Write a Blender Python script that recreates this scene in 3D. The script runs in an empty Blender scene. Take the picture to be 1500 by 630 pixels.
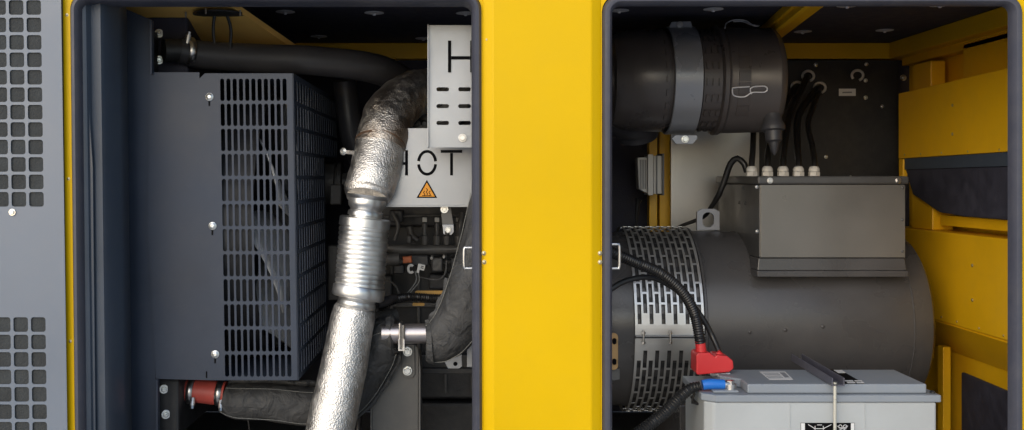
import bpy, bmesh, math, random
from mathutils import Vector, Matrix
random.seed(7)
S = bpy.context.scene
COL = S.collection
F = 1500.0; VX, VY = 690.0, 260.0          # camera focal length (px of photo) and principal point
R = math.radians

def P(px, py, Y):
    return Vector(((px - VX) / F * Y, Y, (VY - py) / F * Y))
def lean(px, py):
    return px + 0.0127 * max(0.0, 1 - px / 800.0) * (py - 315)

# ------------------------------------------------------------------ materials
MATS = {}
def mat(name, col, rough=0.5, metal=0.0, var=0.12, nscale=6.0, rvar=0.12, bump=0.0, bscale=300.0,
        dust=0.0, dustcol=(0.35, 0.32, 0.27), spec=0.5, coat=0.0, crinkle=0.0, bdist=0.001, aniso=None):
    m = bpy.data.materials.new(name); m.use_nodes = True
    nt = m.node_tree; N = nt.nodes; L = nt.links
    b = N['Principled BSDF']
    tc = N.new('ShaderNodeTexCoord')
    n1 = N.new('ShaderNodeTexNoise'); n1.inputs['Scale'].default_value = nscale; n1.inputs['Detail'].default_value = 6
    L.new(tc.outputs['Object'], n1.inputs['Vector'])
    if aniso:
        mp = N.new('ShaderNodeMapping'); mp.inputs['Scale'].default_value = aniso
        L.new(tc.outputs['Object'], mp.inputs['Vector']); L.new(mp.outputs['Vector'], n1.inputs['Vector'])
    ramp = N.new('ShaderNodeMapRange')
    ramp.inputs['From Min'].default_value = 0.3; ramp.inputs['From Max'].default_value = 0.7
    ramp.inputs['To Min'].default_value = 1 - var; ramp.inputs['To Max'].default_value = 1 + var
    L.new(n1.outputs['Fac'], ramp.inputs['Value'])
    mx = N.new('ShaderNodeMix'); mx.data_type = 'RGBA'; mx.blend_type = 'MULTIPLY'
    mx.inputs['Factor'].default_value = 1.0
    mx.inputs['A'].default_value = (*col, 1)
    L.new(ramp.outputs['Result'], mx.inputs['B'])
    last = mx.outputs['Result']
    if dust > 0:
        n2 = N.new('ShaderNodeTexNoise'); n2.inputs['Scale'].default_value = 22; n2.inputs['Detail'].default_value = 9
        n2.inputs['Roughness'].default_value = 0.72
        L.new(tc.outputs['Object'], n2.inputs['Vector'])
        r2 = N.new('ShaderNodeMapRange'); r2.inputs['From Min'].default_value = 0.45; r2.inputs['From Max'].default_value = 0.8
        r2.inputs['To Max'].default_value = dust
        L.new(n2.outputs['Fac'], r2.inputs['Value'])
        m2 = N.new('ShaderNodeMix'); m2.data_type = 'RGBA'
        L.new(r2.outputs['Result'], m2.inputs['Factor']); L.new(last, m2.inputs['A'])
        m2.inputs['B'].default_value = (*dustcol, 1)
        last = m2.outputs['Result']
    L.new(last, b.inputs['Base Color'])
    rr = N.new('ShaderNodeMapRange'); rr.inputs['From Min'].default_value = 0.3; rr.inputs['From Max'].default_value = 0.7
    rr.inputs['To Min'].default_value = max(0.03, rough - rvar); rr.inputs['To Max'].default_value = min(1, rough + rvar)
    L.new(n1.outputs['Fac'], rr.inputs['Value']); L.new(rr.outputs['Result'], b.inputs['Roughness'])
    b.inputs['Metallic'].default_value = metal
    b.inputs['Specular IOR Level'].default_value = spec
    b.inputs['Coat Weight'].default_value = coat
    nrm = None
    if bump > 0:
        n3 = N.new('ShaderNodeTexNoise'); n3.inputs['Scale'].default_value = bscale; n3.inputs['Detail'].default_value = 3
        L.new(tc.outputs['Object'], n3.inputs['Vector'])
        bp = N.new('ShaderNodeBump'); bp.inputs['Strength'].default_value = bump; bp.inputs['Distance'].default_value = bdist
        L.new(n3.outputs['Fac'], bp.inputs['Height']); nrm = bp
    if crinkle > 0:
        v = N.new('ShaderNodeTexNoise'); v.inputs['Scale'].default_value = 26; v.inputs['Detail'].default_value = 4
        v.inputs['Distortion'].default_value = 0.8
        L.new(tc.outputs['Object'], v.inputs['Vector'])
        b2 = N.new('ShaderNodeBump'); b2.inputs['Strength'].default_value = crinkle; b2.inputs['Distance'].default_value = 0.012
        L.new(v.outputs['Fac'], b2.inputs['Height'])
        if nrm: L.new(nrm.outputs['Normal'], b2.inputs['Normal'])
        nrm = b2
    if nrm: L.new(nrm.outputs['Normal'], b.inputs['Normal'])
    MATS[name] = m
    return m

YEL = mat('yellow_paint', (0.76, 0.475, 0.0005), 0.40, spec=0.15, var=0.05, nscale=2.2, rvar=0.1, bump=0.25, bscale=330, bdist=0.0008, dust=0.05, dustcol=(0.5, 0.36, 0.06))
YEL2 = mat('yellow_inner_paint', (0.84, 0.465, 0.008), 0.4, var=0.07, nscale=4, bump=0.15, bscale=300, bdist=0.0006, dust=0.10, dustcol=(0.40, 0.27, 0.07))
GREYP = mat('grey_powder_coat', (0.165, 0.195, 0.245), 0.38, var=0.06, nscale=3, bump=0.25, bscale=600, bdist=0.0006, dust=0.05)
RADP = mat('radiator_sheet_paint', (0.044, 0.056, 0.082), 0.42, var=0.15, nscale=4, bump=0.15, bscale=500, bdist=0.0005, dust=0.03, spec=0.25)
JAMB = mat('jamb_paint', (0.055, 0.072, 0.10), 0.38, var=0.1, nscale=5, bump=0.1, bscale=400, dust=0.05)
SEAL = mat('rubber_seal', (0.055, 0.057, 0.078), 0.55, var=0.1, nscale=9, bump=0.2, bscale=200, dust=0.08)
FOAM = mat('acoustic_foam', (0.036, 0.036, 0.055), 0.75, var=0.2, nscale=30, bump=0.5, bscale=260, bdist=0.002)
FOAMG = mat('vent_foam', (0.042, 0.046, 0.048), 0.9, var=0.35, nscale=18, bump=0.7, bscale=200, bdist=0.003)
DARK = mat('dark_sheet', (0.018, 0.019, 0.022), 0.5, var=0.2, nscale=8, dust=0.06)
ALT = mat('alternator_paint', (0.070, 0.068, 0.070), 0.30, var=0.08, nscale=6, bump=0.3, bscale=350, bdist=0.0008, dust=0.045, dustcol=(0.2, 0.18, 0.15))
PLAS = mat('black_plastic', (0.066, 0.058, 0.058), 0.34, var=0.15, nscale=8, bump=0.2, bscale=300, dust=0.07, dustcol=(0.15, 0.13, 0.11))
BANDG = mat('band_paint', (0.27, 0.28, 0.31), 0.33, var=0.06, metal=0.3, dust=0.06)
RUB = mat('rubber_hose', (0.042, 0.042, 0.048), 0.42, var=0.2, nscale=10, bump=0.2, bscale=150, dust=0.08, dustcol=(0.12, 0.11, 0.1))
CABLE = mat('cable_black', (0.015, 0.015, 0.016), 0.38, var=0.2, dust=0.08, dustcol=(0.15, 0.14, 0.12))
WRAP = mat('quilted_wrap', (0.045, 0.046, 0.048), 0.62, var=0.2, nscale=12, bump=0.35, bscale=500, bdist=0.001, crinkle=1.0, dust=0.10)
FOIL = mat('crinkled_foil', (0.84, 0.81, 0.77), 0.40, metal=1.0, var=0.14, nscale=60, rvar=0.12, bump=0.75, bscale=290, bdist=0.0032, crinkle=0.13)
STEEL = mat('steel', (0.62, 0.61, 0.60), 0.33, metal=1.0, var=0.08, nscale=20, rvar=0.1, dust=0.05)
ZINC = mat('zinc_plate', (0.33, 0.345, 0.37), 0.40, metal=0.8, var=0.12, nscale=5, rvar=0.14, bump=0.1, bscale=700, dust=0.12)
ZINCY = mat('yellow_zinc', (0.62, 0.55, 0.36), 0.35, metal=0.9, var=0.1, nscale=20)
BOLT = mat('bolt_steel', (0.75, 0.76, 0.74), 0.3, metal=0.85, var=0.1, nscale=60)
BELL = mat('bellows_steel', (0.80, 0.79, 0.77), 0.38, metal=1.0, var=0.07, nscale=24, rvar=0.1, dust=0.06, dustcol=(0.4, 0.3, 0.2))
GALV = mat('galvanised_sheet', (0.42, 0.41, 0.39), 0.36, metal=0.85, var=0.10, nscale=7, rvar=0.1, dust=0.08)
BOXF = mat('terminal_box_front', (0.19, 0.182, 0.17), 0.36, metal=0.5, var=0.08, nscale=3, bump=0.1, bscale=500, dust=0.06)
BOXS = mat('terminal_box_side', (0.07, 0.07, 0.071), 0.40, metal=0.2, var=0.1, dust=0.08, bump=0.15)
BATC = mat('battery_case', (0.44, 0.465, 0.475), 0.5, var=0.07, nscale=5, bump=0.15, bscale=200, dust=0.10, dustcol=(0.3, 0.28, 0.25))
BATL = mat('battery_lid', (0.25, 0.28, 0.32), 0.42, var=0.05, nscale=6, bump=0.1, bscale=200, dust=0.18, dustcol=(0.36, 0.33, 0.28))
RED = mat('red_boot', (0.62, 0.03, 0.035), 0.42, var=0.08, dust=0.05)
REDH = mat('red_silicone', (0.52, 0.085, 0.065), 0.5, var=0.15, nscale=15, bump=0.3, bscale=120)
BLUE = mat('blue_sleeve', (0.02, 0.17, 0.62), 0.35, var=0.08)
WHITE = mat('white_plastic', (0.68, 0.66, 0.62), 0.45, var=0.05, dust=0.1)
LABEL = mat('label_paper', (0.72, 0.72, 0.72), 0.5, var=0.03)
INK = mat('black_ink', (0.004, 0.004, 0.005), 0.8, var=0.05, spec=0.1)
GINK = mat('grey_print', (0.25, 0.26, 0.28), 0.6, var=0.05)
ORANGE = mat('sign_orange', (0.75, 0.30, 0.005), 0.45, var=0.04)
ORC = mat('orange_connector', (0.55, 0.13, 0.03), 0.45, var=0.08)
OCHRE = mat('ochre_plastic', (0.50, 0.28, 0.06), 0.5, var=0.1)
TAN = mat('primer_tan', (0.42, 0.26, 0.11), 0.55, var=0.15)
THREAD = mat('grey_thread', (0.2, 0.2, 0.19), 0.8, var=0.3, nscale=300)
ENG = mat('engine_black', (0.022, 0.022, 0.024), 0.45, var=0.25, nscale=25, bump=0.4, bscale=90, bdist=0.002, dust=0.18, dustcol=(0.10, 0.085, 0.07))
ENG2 = mat('engine_grey', (0.09, 0.086, 0.082), 0.4, var=0.3, nscale=20, bump=0.4, bscale=90, bdist=0.002, dust=0.15, dustcol=(0.16, 0.13, 0.10))
FANP = mat('fan_plastic', (0.42, 0.43, 0.45), 0.4, var=0.1)
BRACK = mat('bracket_paint', (0.10, 0.10, 0.098), 0.45, var=0.1, nscale=6, dust=0.12)
RODP = mat('clamp_rod', (0.62, 0.60, 0.52), 0.4, metal=0.3, var=0.05)
COVZ = mat('vent_cover_zinc', (0.66, 0.655, 0.64), 0.40, metal=0.8, var=0.08, nscale=9, dust=0.06)
RUST = mat('scorched_rust', (0.10, 0.055, 0.03), 0.75, var=0.5, nscale=40, bump=0.5, bscale=200)
ROOFY = mat('lightened_roof_paint', (0.85, 0.52, 0.14), 0.38, var=0.1, nscale=4, dust=0.1)  # yellow paint made paler to offset the poor light under the roof
PINM = mat('washer_zinc', (0.62, 0.62, 0.66), 0.45, metal=0.2, var=0.1)
CHAN = mat('clamp_channel', (0.085, 0.085, 0.11), 0.35, var=0.1, dust=0.1)
PIPEB = mat('blued_steel_tube', (0.50, 0.46, 0.46), 0.36, metal=0.9, var=0.12, nscale=14)
CONC = mat('concrete', (0.53, 0.535, 0.53), 0.9, var=0.15, nscale=3, bump=0.3, bscale=60)
GREYL = mat('module_grey', (0.58, 0.56, 0.52), 0.5, metal=0.1, var=0.06)

# rust-stained heat scorch for the foil elbow
m = FOIL.copy(); m.name = 'scorched_foil'
nt = m.node_tree; b = nt.nodes['Principled BSDF']
src = b.inputs['Base Color'].links[0].from_socket
tc = nt.nodes.new('ShaderNodeTexCoord'); nn = nt.nodes.new('ShaderNodeTexNoise'); nn.inputs['Scale'].default_value = 11; nn.inputs['Detail'].default_value = 5
nt.links.new(tc.outputs['Object'], nn.inputs['Vector'])
mr = nt.nodes.new('ShaderNodeMapRange'); mr.inputs['From Min'].default_value = 0.36; mr.inputs['From Max'].default_value = 0.72; mr.inputs['To Max'].default_value = 0.85
nt.links.new(nn.outputs['Fac'], mr.inputs['Value'])
mm = nt.nodes.new('ShaderNodeMix'); mm.data_type = 'RGBA'; mm.inputs['B'].default_value = (0.23, 0.155, 0.095, 1)
nt.links.new(mr.outputs['Result'], mm.inputs['Factor']); nt.links.new(src, mm.inputs['A']); nt.links.new(mm.outputs['Result'], b.inputs['Base Color'])
FOILS = m
for nd in nt.nodes:
    if nd.type == 'BUMP' and nd.inputs['Distance'].default_value > 0.01: nd.inputs['Strength'].default_value = 0.35

# ------------------------------------------------------------------ object helpers
def root_loc(o):
    while o.parent: o = o.parent
    return o.location.copy()
def thing(name, label, cat, loc, group=None, kind=None):
    o = bpy.data.objects.new(name, None); COL.objects.link(o); o.location = loc
    o.empty_display_size = 0.05
    o['label'] = label; o['category'] = cat
    if group: o['group'] = group
    if kind: o['kind'] = kind
    return o
def obj(name, bm, material, parent=None, smooth=False, bevel=0.0, solid=0.0, label=None, cat=None, group=None, kind=None, merge=True, off=-1):
    if merge: bmesh.ops.remove_doubles(bm, verts=bm.verts, dist=1e-5)
    if not solid: bmesh.ops.recalc_face_normals(bm, faces=bm.faces)
    if parent is not None: base = root_loc(parent)
    else:
        xs = [v.co for v in bm.verts]
        base = Vector((sum(c.x for c in xs) / len(xs), sum(c.y for c in xs) / len(xs), min(c.z for c in xs)))
    bmesh.ops.translate(bm, verts=bm.verts, vec=-base)
    me = bpy.data.meshes.new(name); bm.to_mesh(me); bm.free()
    me.materials.append(material)
    o = bpy.data.objects.new(name, me); COL.objects.link(o)
    if parent is not None: o.parent = parent
    else: o.location = base
    if smooth:
        for p in me.polygons: p.use_smooth = True
        try: me.set_sharp_from_angle(angle=R(38))
        except Exception: pass
    if solid:
        md = o.modifiers.new('thick', 'SOLIDIFY'); md.thickness = solid; md.offset = off
    if bevel:
        md = o.modifiers.new('bevel', 'BEVEL'); md.width = bevel; md.segments = 2; md.limit_method = 'ANGLE'; md.angle_limit = R(40)
        md.harden_normals = False
    if label: o['label'] = label
    if cat: o['category'] = cat
    if group: o['group'] = group
    if kind: o['kind'] = kind
    return o
def B(): return bmesh.new()

def box(bm, x0, x1, y0, y1, z0, z1, M=None):
    vs = [bm.verts.new(Vector((x, y, z))) for x in (x0, x1) for y in (y0, y1) for z in (z0, z1)]
    for f in ((0,1,3,2),(4,6,7,5),(0,4,5,1),(2,3,7,6),(0,2,6,4),(1,5,7,3)): bm.faces.new([vs[i] for i in f])
    if M:
        for v in vs: v.co = M @ v.co
    return bm
def pbox(bm, px0, py0, px1, py1, Y, d):
    """box whose front face spans the given photo pixels at depth Y"""
    a = P(px0, py0, Y); c = P(px1, py1, Y)
    return box(bm, min(a.x, c.x), max(a.x, c.x), Y, Y + d, min(a.z, c.z), max(a.z, c.z))
def beam(bm, a, b, w, h, up=Vector((0, 0, 1))):
    a = Vector(a); b = Vector(b); d = (b - a); L = d.length; d.normalize()
    s = d.cross(up).normalized(); u = s.cross(d)
    M = Matrix((s, d, u)).transposed().to_4x4(); M.translation = a
    return box(bm, -w / 2, w / 2, 0, L, -h / 2, h / 2, M)
def prism(bm, pts, d):
    """pts: 3D polygon facing the camera, extruded by d along +Y"""
    if isinstance(d, (int, float)): d = Vector((0, d, 0))
    f = [bm.verts.new(Vector(p)) for p in pts]; k = [bm.verts.new(Vector(p) + d) for p in pts]
    n = len(pts)
    bm.faces.new(f); bm.faces.new(k[::-1])
    for i in range(n): bm.faces.new((f[i], k[i], k[(i + 1) % n], f[(i + 1) % n]))
    return bm
def pprism(bm, pix, Y, d):
    return prism(bm, [P(x, y, Y) for x, y in pix], d)
def rrect(cx, cy, hw, hh, r, n=5):
    pts = []
    for sx, sy, a0 in ((1, 1, 0), (-1, 1, 90), (-1, -1, 180), (1, -1, 270)):
        for k in range(n):
            a = R(a0 + 90 * k / (n - 1)); pts.append((cx + sx * (hw - r) + r * math.cos(a), cy + sy * (hh - r) + r * math.sin(a)))
    return pts
def catmull(pts, step):
    """pts: list of (Vector, r) -> smooth list"""
    if len(pts) == 2: 
        a, b = pts; n = max(2, int((b[0] - a[0]).length / step))
        return [(a[0].lerp(b[0], i / n), a[1] + (b[1] - a[1]) * i / n) for i in range(n + 1)]
    out = []
    ext = [(pts[0][0] * 2 - pts[1][0], pts[0][1])] + pts + [(pts[-1][0] * 2 - pts[-2][0], pts[-1][1])]
    for i in range(1, len(ext) - 2):
        p0, p1, p2, p3 = [e[0] for e in ext[i - 1:i + 3]]
        n = max(2, int((p2 - p1).length / step))
        for k in range(n):
            t = k / n
            q = 0.5 * ((2 * p1) + (-p0 + p2) * t + (2 * p0 - 5 * p1 + 4 * p2 - p3) * t * t + (-p0 + 3 * p1 - 3 * p2 + p3) * t ** 3)
            out.append((q, ext[i][1] + (ext[i + 1][1] - ext[i][1]) * (t * t * (3 - 2 * t))))
    out.append(pts[-1]); return out
def frames(path):
    fr = []; n = None
    for i, (p, r) in enumerate(path):
        a = path[max(0, i - 1)][0]; b = path[min(len(path) - 1, i + 1)][0]
        t = (b - a).normalized()
        if n is None:
            ref = Vector((0, -1, 0)) if abs(t.y) < 0.9 else Vector((0, 0, 1))
            n = (ref - t * ref.dot(t)).normalized()
        else: n = (n - t * n.dot(t)).normalized()
        fr.append((p, n, t.cross(n), r))
    return fr
def tube(bm, pts, seg=16, step=0.01, corr=0.0, pitch=0.004, wob=0.0, wfreq=60, caps=True, oval=1.0):
    if corr: step = pitch / 4
    path = catmull(pts, step)
    fr = frames(path); rings = []; s = 0
    rnd = random.Random(len(path)); ph = [rnd.uniform(0, 6) for _ in range(6)]
    for i, (p, n, b, r) in enumerate(fr):
        if i: s += (p - fr[i - 1][0]).length
        rr = r
        if corr: rr = r + corr * (math.sin(s / pitch * 2 * math.pi))
        ring = []
        for k in range(seg):
            a = 2 * math.pi * k / seg; q = rr
            if wob: q = rr * (1 + wob * (math.sin(s * wfreq + 2 * a + ph[0]) + 0.7 * math.sin(s * wfreq * 1.9 + 3 * a + ph[1]) + 0.5 * math.sin(s * wfreq * 0.6 - a + ph[2])))
            ring.append(bm.verts.new(p + n * math.cos(a) * q + b * math.sin(a) * q * oval))
        rings.append(ring)
    for a, b in zip(rings, rings[1:]):
        for k in range(seg): bm.faces.new((a[k], a[(k + 1) % seg], b[(k + 1) % seg], b[k]))
    if caps: bm.faces.new(rings[0][::-1]); bm.faces.new(rings[-1])
    return fr
def ppath(l): return [(P(x, y, Y), r / F * Y) for x, y, Y, r in l]
def ptube(bm, l, **k): return tube(bm, ppath(l), **k)
def lathe(bm, prof, origin, axis=(1, 0, 0), seg=48, a0=0, a1=360, closed=True):
    """prof: [(t along axis, radius)]"""
    ax = Vector(axis).normalized(); ref = Vector((0, -1, 0)) if abs(ax.y) < 0.9 else Vector((0, 0, 1))
    n = (ref - ax * ref.dot(ax)).normalized(); b = ax.cross(n); o = Vector(origin)
    full = abs(a1 - a0) >= 360; cnt = seg if full else seg + 1
    rings = []
    for t, r in prof:
        rings.append([bm.verts.new(o + ax * t + (n * math.cos(R(a0 + (a1 - a0) * k / seg)) + b * math.sin(R(a0 + (a1 - a0) * k / seg))) * r) for k in range(cnt)])
    for A, C in zip(rings, rings[1:]):
        for k in range(seg if full else seg):
            bm.faces.new((A[k], A[(k + 1) % cnt], C[(k + 1) % cnt], C[k]))
    if closed and full: bm.faces.new(rings[0][::-1]); bm.faces.new(rings[-1])
    return bm
def hexbolt(bm, p, r, ax=(0, -1, 0), h=None, washer=1.5, stud=0):
    """hex head and washer; p on the surface, ax away from it"""
    h = h or r * 0.8
    if washer: lathe(bm, [(0, r * washer), (r * 0.2, r * washer), (r * 0.26, r * washer * 0.93)], p, ax, seg=20)
    lathe(bm, [(r * 0.2, r), (h, r), (h + r * 0.12, r * 0.85)], p, ax, seg=6)
    if stud: lathe(bm, [(h, r * 0.5), (h + stud, r * 0.5), (h + stud + r * .1, r * 0.4)], p, ax, seg=12)
    return bm
def bolt(parent, p, r, ax=(0, -1, 0), m=None, name='bolt', **k):
    return obj(name, hexbolt(B(), p, r, ax, **k), m or BOLT, parent, merge=False)
def dome(parent, p, r, ax=(0, -1, 0), m=None, name='screw', ws=1.0):
    bm = B(); lathe(bm, [(0, r * ws), (r * .2, r * ws), (r * .22, r * .8), (r * .45, r * .62), (r * .6, r * .3), (r * .62, 0.0001)], p, ax, seg=18)
    return obj(name, bm, m or BOLT, parent, smooth=True)
def ribbon(bm, pix, Y, w, d=0.0006):
    """flat stroke on a camera-facing surface; pix polyline in photo px, w in px"""
    n = len(pix); L = []; Rr = []
    for i in range(n):
        a = Vector(pix[max(0, i - 1)]); b = Vector(pix[min(n - 1, i + 1)]); t = (b - a).normalized(); nn = Vector((-t.y, t.x)) * w / 2
        c = Vector(pix[i]); L.append(c + nn); Rr.append(c - nn)
    pprism(bm, [tuple(q) for q in L + Rr[::-1]], Y, d)
def perf(bm, mp, cells, n=5):
    """cells: (u0,u1,v0,v1, hole or None); hole=(hw,hh,r) centred in the cell; mp maps (u,v) to 3D"""
    for c in cells:
        u0, u1, v0, v1 = c[:4]; hole = c[4]
        if hole is None:
            k = c[5] if len(c) > 5 else 1
            for j in range(k):
                a = v0 + (v1 - v0) * j / k; d = v0 + (v1 - v0) * (j + 1) / k
                bm.faces.new([bm.verts.new(mp(*q)) for q in ((u0, a), (u1, a), (u1, d), (u0, d))])
            continue
        hw, hh, r = hole; cx = (u0 + u1) / 2; cy = (v0 + v1) / 2
        if len(c) > 5: cx, cy = c[5]
        inn = []; out = []
        for sx, sy, a0 in ((1, 1, 0), (-1, 1, 90), (-1, -1, 180), (1, -1, 270)):
            ex = u1 if sx > 0 else u0; ey = v1 if sy > 0 else v0
            for k in range(n):
                t = k / (n - 1); a = R(a0 + 90 * t)
                ax_ = cx + sx * (hw - r); ay_ = cy + sy * (hh - r)
                inn.append((ax_ + r * math.cos(a), ay_ + r * math.sin(a)))
                # first half of the arc belongs to the side it starts on
                if a0 in (0, 180):     # starts on the x side, ends on the y side
                    out.append((ex, ay_ + (ey - ay_) * min(1, 2 * t)) if t <= 0.5 else (ex + (ax_ - ex) * (2 * t - 1), ey))
                else:
                    out.append((ax_ + (ex - ax_) * min(1, 2 * t), ey) if t <= 0.5 else (ex, ey + (ay_ - ey) * (2 * t - 1)))
        m_ = len(inn)
        vi = [bm.verts.new(mp(*q)) for q in inn]; vo = [bm.verts.new(mp(*q)) for q in out]
        for i in range(m_):
            j = (i + 1) % m_
            try: bm.faces.new((vi[i], vo[i], vo[j], vi[j]))
            except ValueError: pass
    return bm
def ring_sweep(bm, rect, rad, prof):
    """rect px (x0,y0,x1,y1); prof [(inset px at that depth, Y)] swept round a rounded rectangle"""
    x0, y0, x1, y1 = rect; loops = []
    for ins, Y in prof:
        pts = rrect((x0 + x1) / 2, (y0 + y1) / 2, (x1 - x0) / 2 - ins, (y1 - y0) / 2 - ins, max(3, rad - ins), 9)
        loops.append([bm.verts.new(P(lean(a, c), c, 2.1) + Vector((0, Y - 2.1, 0))) for a, c in pts])
    n = len(loops[0])
    for A, C in zip(loops, loops[1:]):
        for i in range(n): bm.faces.new((A[i], A[(i + 1) % n], C[(i + 1) % n], C[i]))
    return bm

ZC = 0.431; ZF = -0.76; YB = 3.32; XR = 1.42; XL = -1.02; Y0 = 2.1
# ================================================================== SETTING
bm = B(); box(bm, -40, 40, -40, 40, -1.22, -1.20)
obj('ground', bm, CONC, kind='structure')

# ================================================================== ENCLOSURE
E = thing('generator_enclosure', 'yellow painted sheet steel generator housing with two open bays and a wide centre post', 'enclosure', (0.2, 2.7, -1.2))
# front frame: three yellow bars around two rounded openings
LO = (lean(0, 0) + 104, -10, 706, 790); RO = (881, -8, 1488, 790)
bm = B()
def fm(u, v): return P(lean(u, v), v, Y0)
LOx0, LOx1 = 106.5, 705.5
def opening_cell(u0, u1, v0, v1, r):
    cx = (r[0] + r[2]) / 2; cy = (r[1] + r[3]) / 2
    return (u0, u1, v0, v1, ((r[2] - r[0]) / 2, (r[3] - r[1]) / 2, 26), (cx, cy))
perf(bm, fm, [opening_cell(94.5, 724, -160, 850, (LOx0, -12, LOx1, 800)), opening_cell(864, 1760, -160, 850, (881.5, -8, 1496.5, 800))], n=9)
perf(bm, fm, [(724, 864, -160, 850, None)])
obj('front_frame', bm, YEL, E, solid=0.003, off=0)
# centre post: folded sheet standing 14 mm proud, softly chamfered sides
bm = B()
prof = [(706.5, 2.100), (708, 2.0965), (721, 2.087), (723.5, 2.086), (864, 2.086), (866.5, 2.087), (879, 2.0965), (880.5, 2.100)]
va = [bm.verts.new(P(lean(x, -160), -160, 2.1) + Vector((0, y - 2.1, 0))) for x, y in prof]
vb = [bm.verts.new(P(lean(x, 850), 850, 2.1) + Vector((0, y - 2.1, 0))) for x, y in prof]
for i in range(len(prof) - 1): bm.faces.new((va[i], va[i + 1], vb[i + 1], vb[i]))
bm.faces.new(va + [])
obj('centre_post', bm, YEL, E, smooth=False, bevel=0.0015)
# seals
bm = B(); ring_sweep(bm, (106.8, -12, 706, 800), 28, [(0.5, 2.102), (1, 2.094), (4, 2.088), (8, 2.087), (12, 2.092), (14.5, 2.104), (15, 2.13), (15, 2.16)])
obj('door_seal', bm, SEAL, E, smooth=True)
bm = B(); ring_sweep(bm, (881.5, -8, 1496.5, 800), 28, [(0.5, 2.102), (1, 2.094), (4, 2.088), (8, 2.087), (11, 2.088), (14, 2.094), (15.5, 2.104), (16, 2.112)])
obj('door_seal', bm, SEAL, E, smooth=True)
# grey jamb inside the left seal: folded steps
bm = B()
pj = [(105, 2.101), (122, 2.112), (125, 2.128), (127, 2.128), (141, 2.122), (144, 2.13), (147, 2.165), (150, 2.19), (151, 2.24)]
def jm(x, py, y): return P(x + 0.0127 * (py - 0), py, 2.1) + Vector((0, y - 2.1, 0))
rows_ = [-60, 4, 10, 18, 30, 650, 800]
sh = [14, 14, 5, 1, 0, 0, 0]
for a, c in zip(rows_, rows_[1:]):
    for (x0, y0), (x1, y1) in zip(pj, pj[1:]):
        bm.faces.new([bm.verts.new(jm(*q)) for q in ((x0, a, y0), (x1, a, y1), (x1, c, y1), (x0, c, y0))])
obj('door_jamb', bm, JAMB, E, solid=0.0012, smooth=True)
bm = B(); pprism(bm, [(134, 640), (140, 640), (136, 245), (128, 120), (127, 120), (127, 640)], 2.118, 0.004)
obj('jamb_lip', bm, JAMB, E, bevel=0.001)
# tiny screws of the yellow strip and of the post
for x, y in ((98, 22), (100.5, 262), (103, 500)):
    dome(E, P(x, y, 2.0985), 0.0032, m=ZINCY)
for x, y in ((713, 58), ):
    dome(E, P(x, y, 2.0925), 0.0022, m=ZINCY)
for x, y in ((709, 371), (709.5, 384), (879, 371), (879, 384)):
    dome(E, P(x, y, 2.094), 0.0045, m=ZINCY)
# strikers (D-shaped rods) on both seals
for xa, xb, y0, y1 in ((697, 680, 363, 393), (891, 907, 358, 393)):
    bm = B(); ax = P(xa, y0, 2.12); bx = P(xb, y0, 2.12); az = P(xa, y1, 2.12); bz = P(xb, y1, 2.12)
    k = 0.15
    tube(bm, [(ax, .0032), (ax.lerp(bx, .8), .0032), (bx.lerp(bz, .08), .0032), (bx.lerp(bz, .92), .0032), (az.lerp(bz, .8), .0032), (az, .0032)], seg=10, step=.004)
    obj('striker', bm, STEEL, E, smooth=True)

# roof: dark insulated panel, plain panel on the left, beams
XS = -0.56
bm = B(); box(bm, XS, XR, 2.12, YB, ZC, ZC + 0.03)
obj('roof_insulation', bm, FOAM, E)
prof_ = [(2.125, .4285, -.575), (2.36, .409, -.566), (2.62, .324, -.440), (2.64, .335, -.430)]  # left roof sheet, slope added so it catches more light
bm = B()
ra_ = [bm.verts.new(Vector((XL, y, z))) for y, z, x in prof_]; rb_ = [bm.verts.new(Vector((x, y, z))) for y, z, x in prof_]
for q in range(3): bm.faces.new((ra_[q], rb_[q], rb_[q + 1], ra_[q + 1]))
obj('roof_sheet', bm, ROOFY, E, solid=.002, off=0)
bm = B(); vs_ = [Vector((x, y, z)) for y, z, x in prof_[:3]]
for q in range(2): beam(bm, vs_[q] + Vector((.002, 0, 0)), vs_[q + 1] + Vector((.002, 0, 0)), .004, .014)
obj('roof_sheet_edge', bm, ROOFY, E)
bm = B(); box(bm, XL, XS - .001, 2.65, YB, ZC, ZC + .03); obj('roof_insulation', bm, FOAM, E)
bm = B(); box(bm, XS, XR - 0.002, YB - 0.05, YB - 0.004, ZC - 0.052, ZC - 0.001)
obj('rear_beam', bm, YEL2, E, bevel=0.002)
bm = B(); beam(bm, (0.775, 2.2, ZC - 0.012), (0.905, YB - 0.051, ZC - 0.012), 0.075, 0.022)
beam(bm, (0.752, 2.2, ZC - 0.027), (0.882, YB - 0.052, ZC - 0.027), 0.014, 0.028)
obj('roof_beam', bm, YEL2, E, bevel=0.002)
bm = B(); box(bm, 1.335, 1.38, 2.15, YB - 0.051, ZC - 0.052, ZC - 0.001)
box(bm, 1.375, 1.417, 2.15, YB - 0.052, ZC - 0.075, ZC - 0.047)
obj('side_beam', bm, YEL2, E, bevel=0.002)
# pressed washers with pins holding the roof insulation
for px, py in ((418, 17), (467, 53), (548, 18.5), (682, 19), (907, 15), (1045, 13), (1241, 8), (1377, 7), (1176, 46), (1296, 44), (620, 56), (960, 50)):
    Yw = ZC * F / (VY - py); p = Vector(((px - VX) / F * Yw, Yw, ZC))
    bm = B(); lathe(bm, [(0, .025), (.0015, .0255), (.003, .018), (.004, .006), (.008, .003), (.0082, .0001)], p, (0, 0, -1), seg=24)
    obj('washer', bm, PINM, E, smooth=True)
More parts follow.
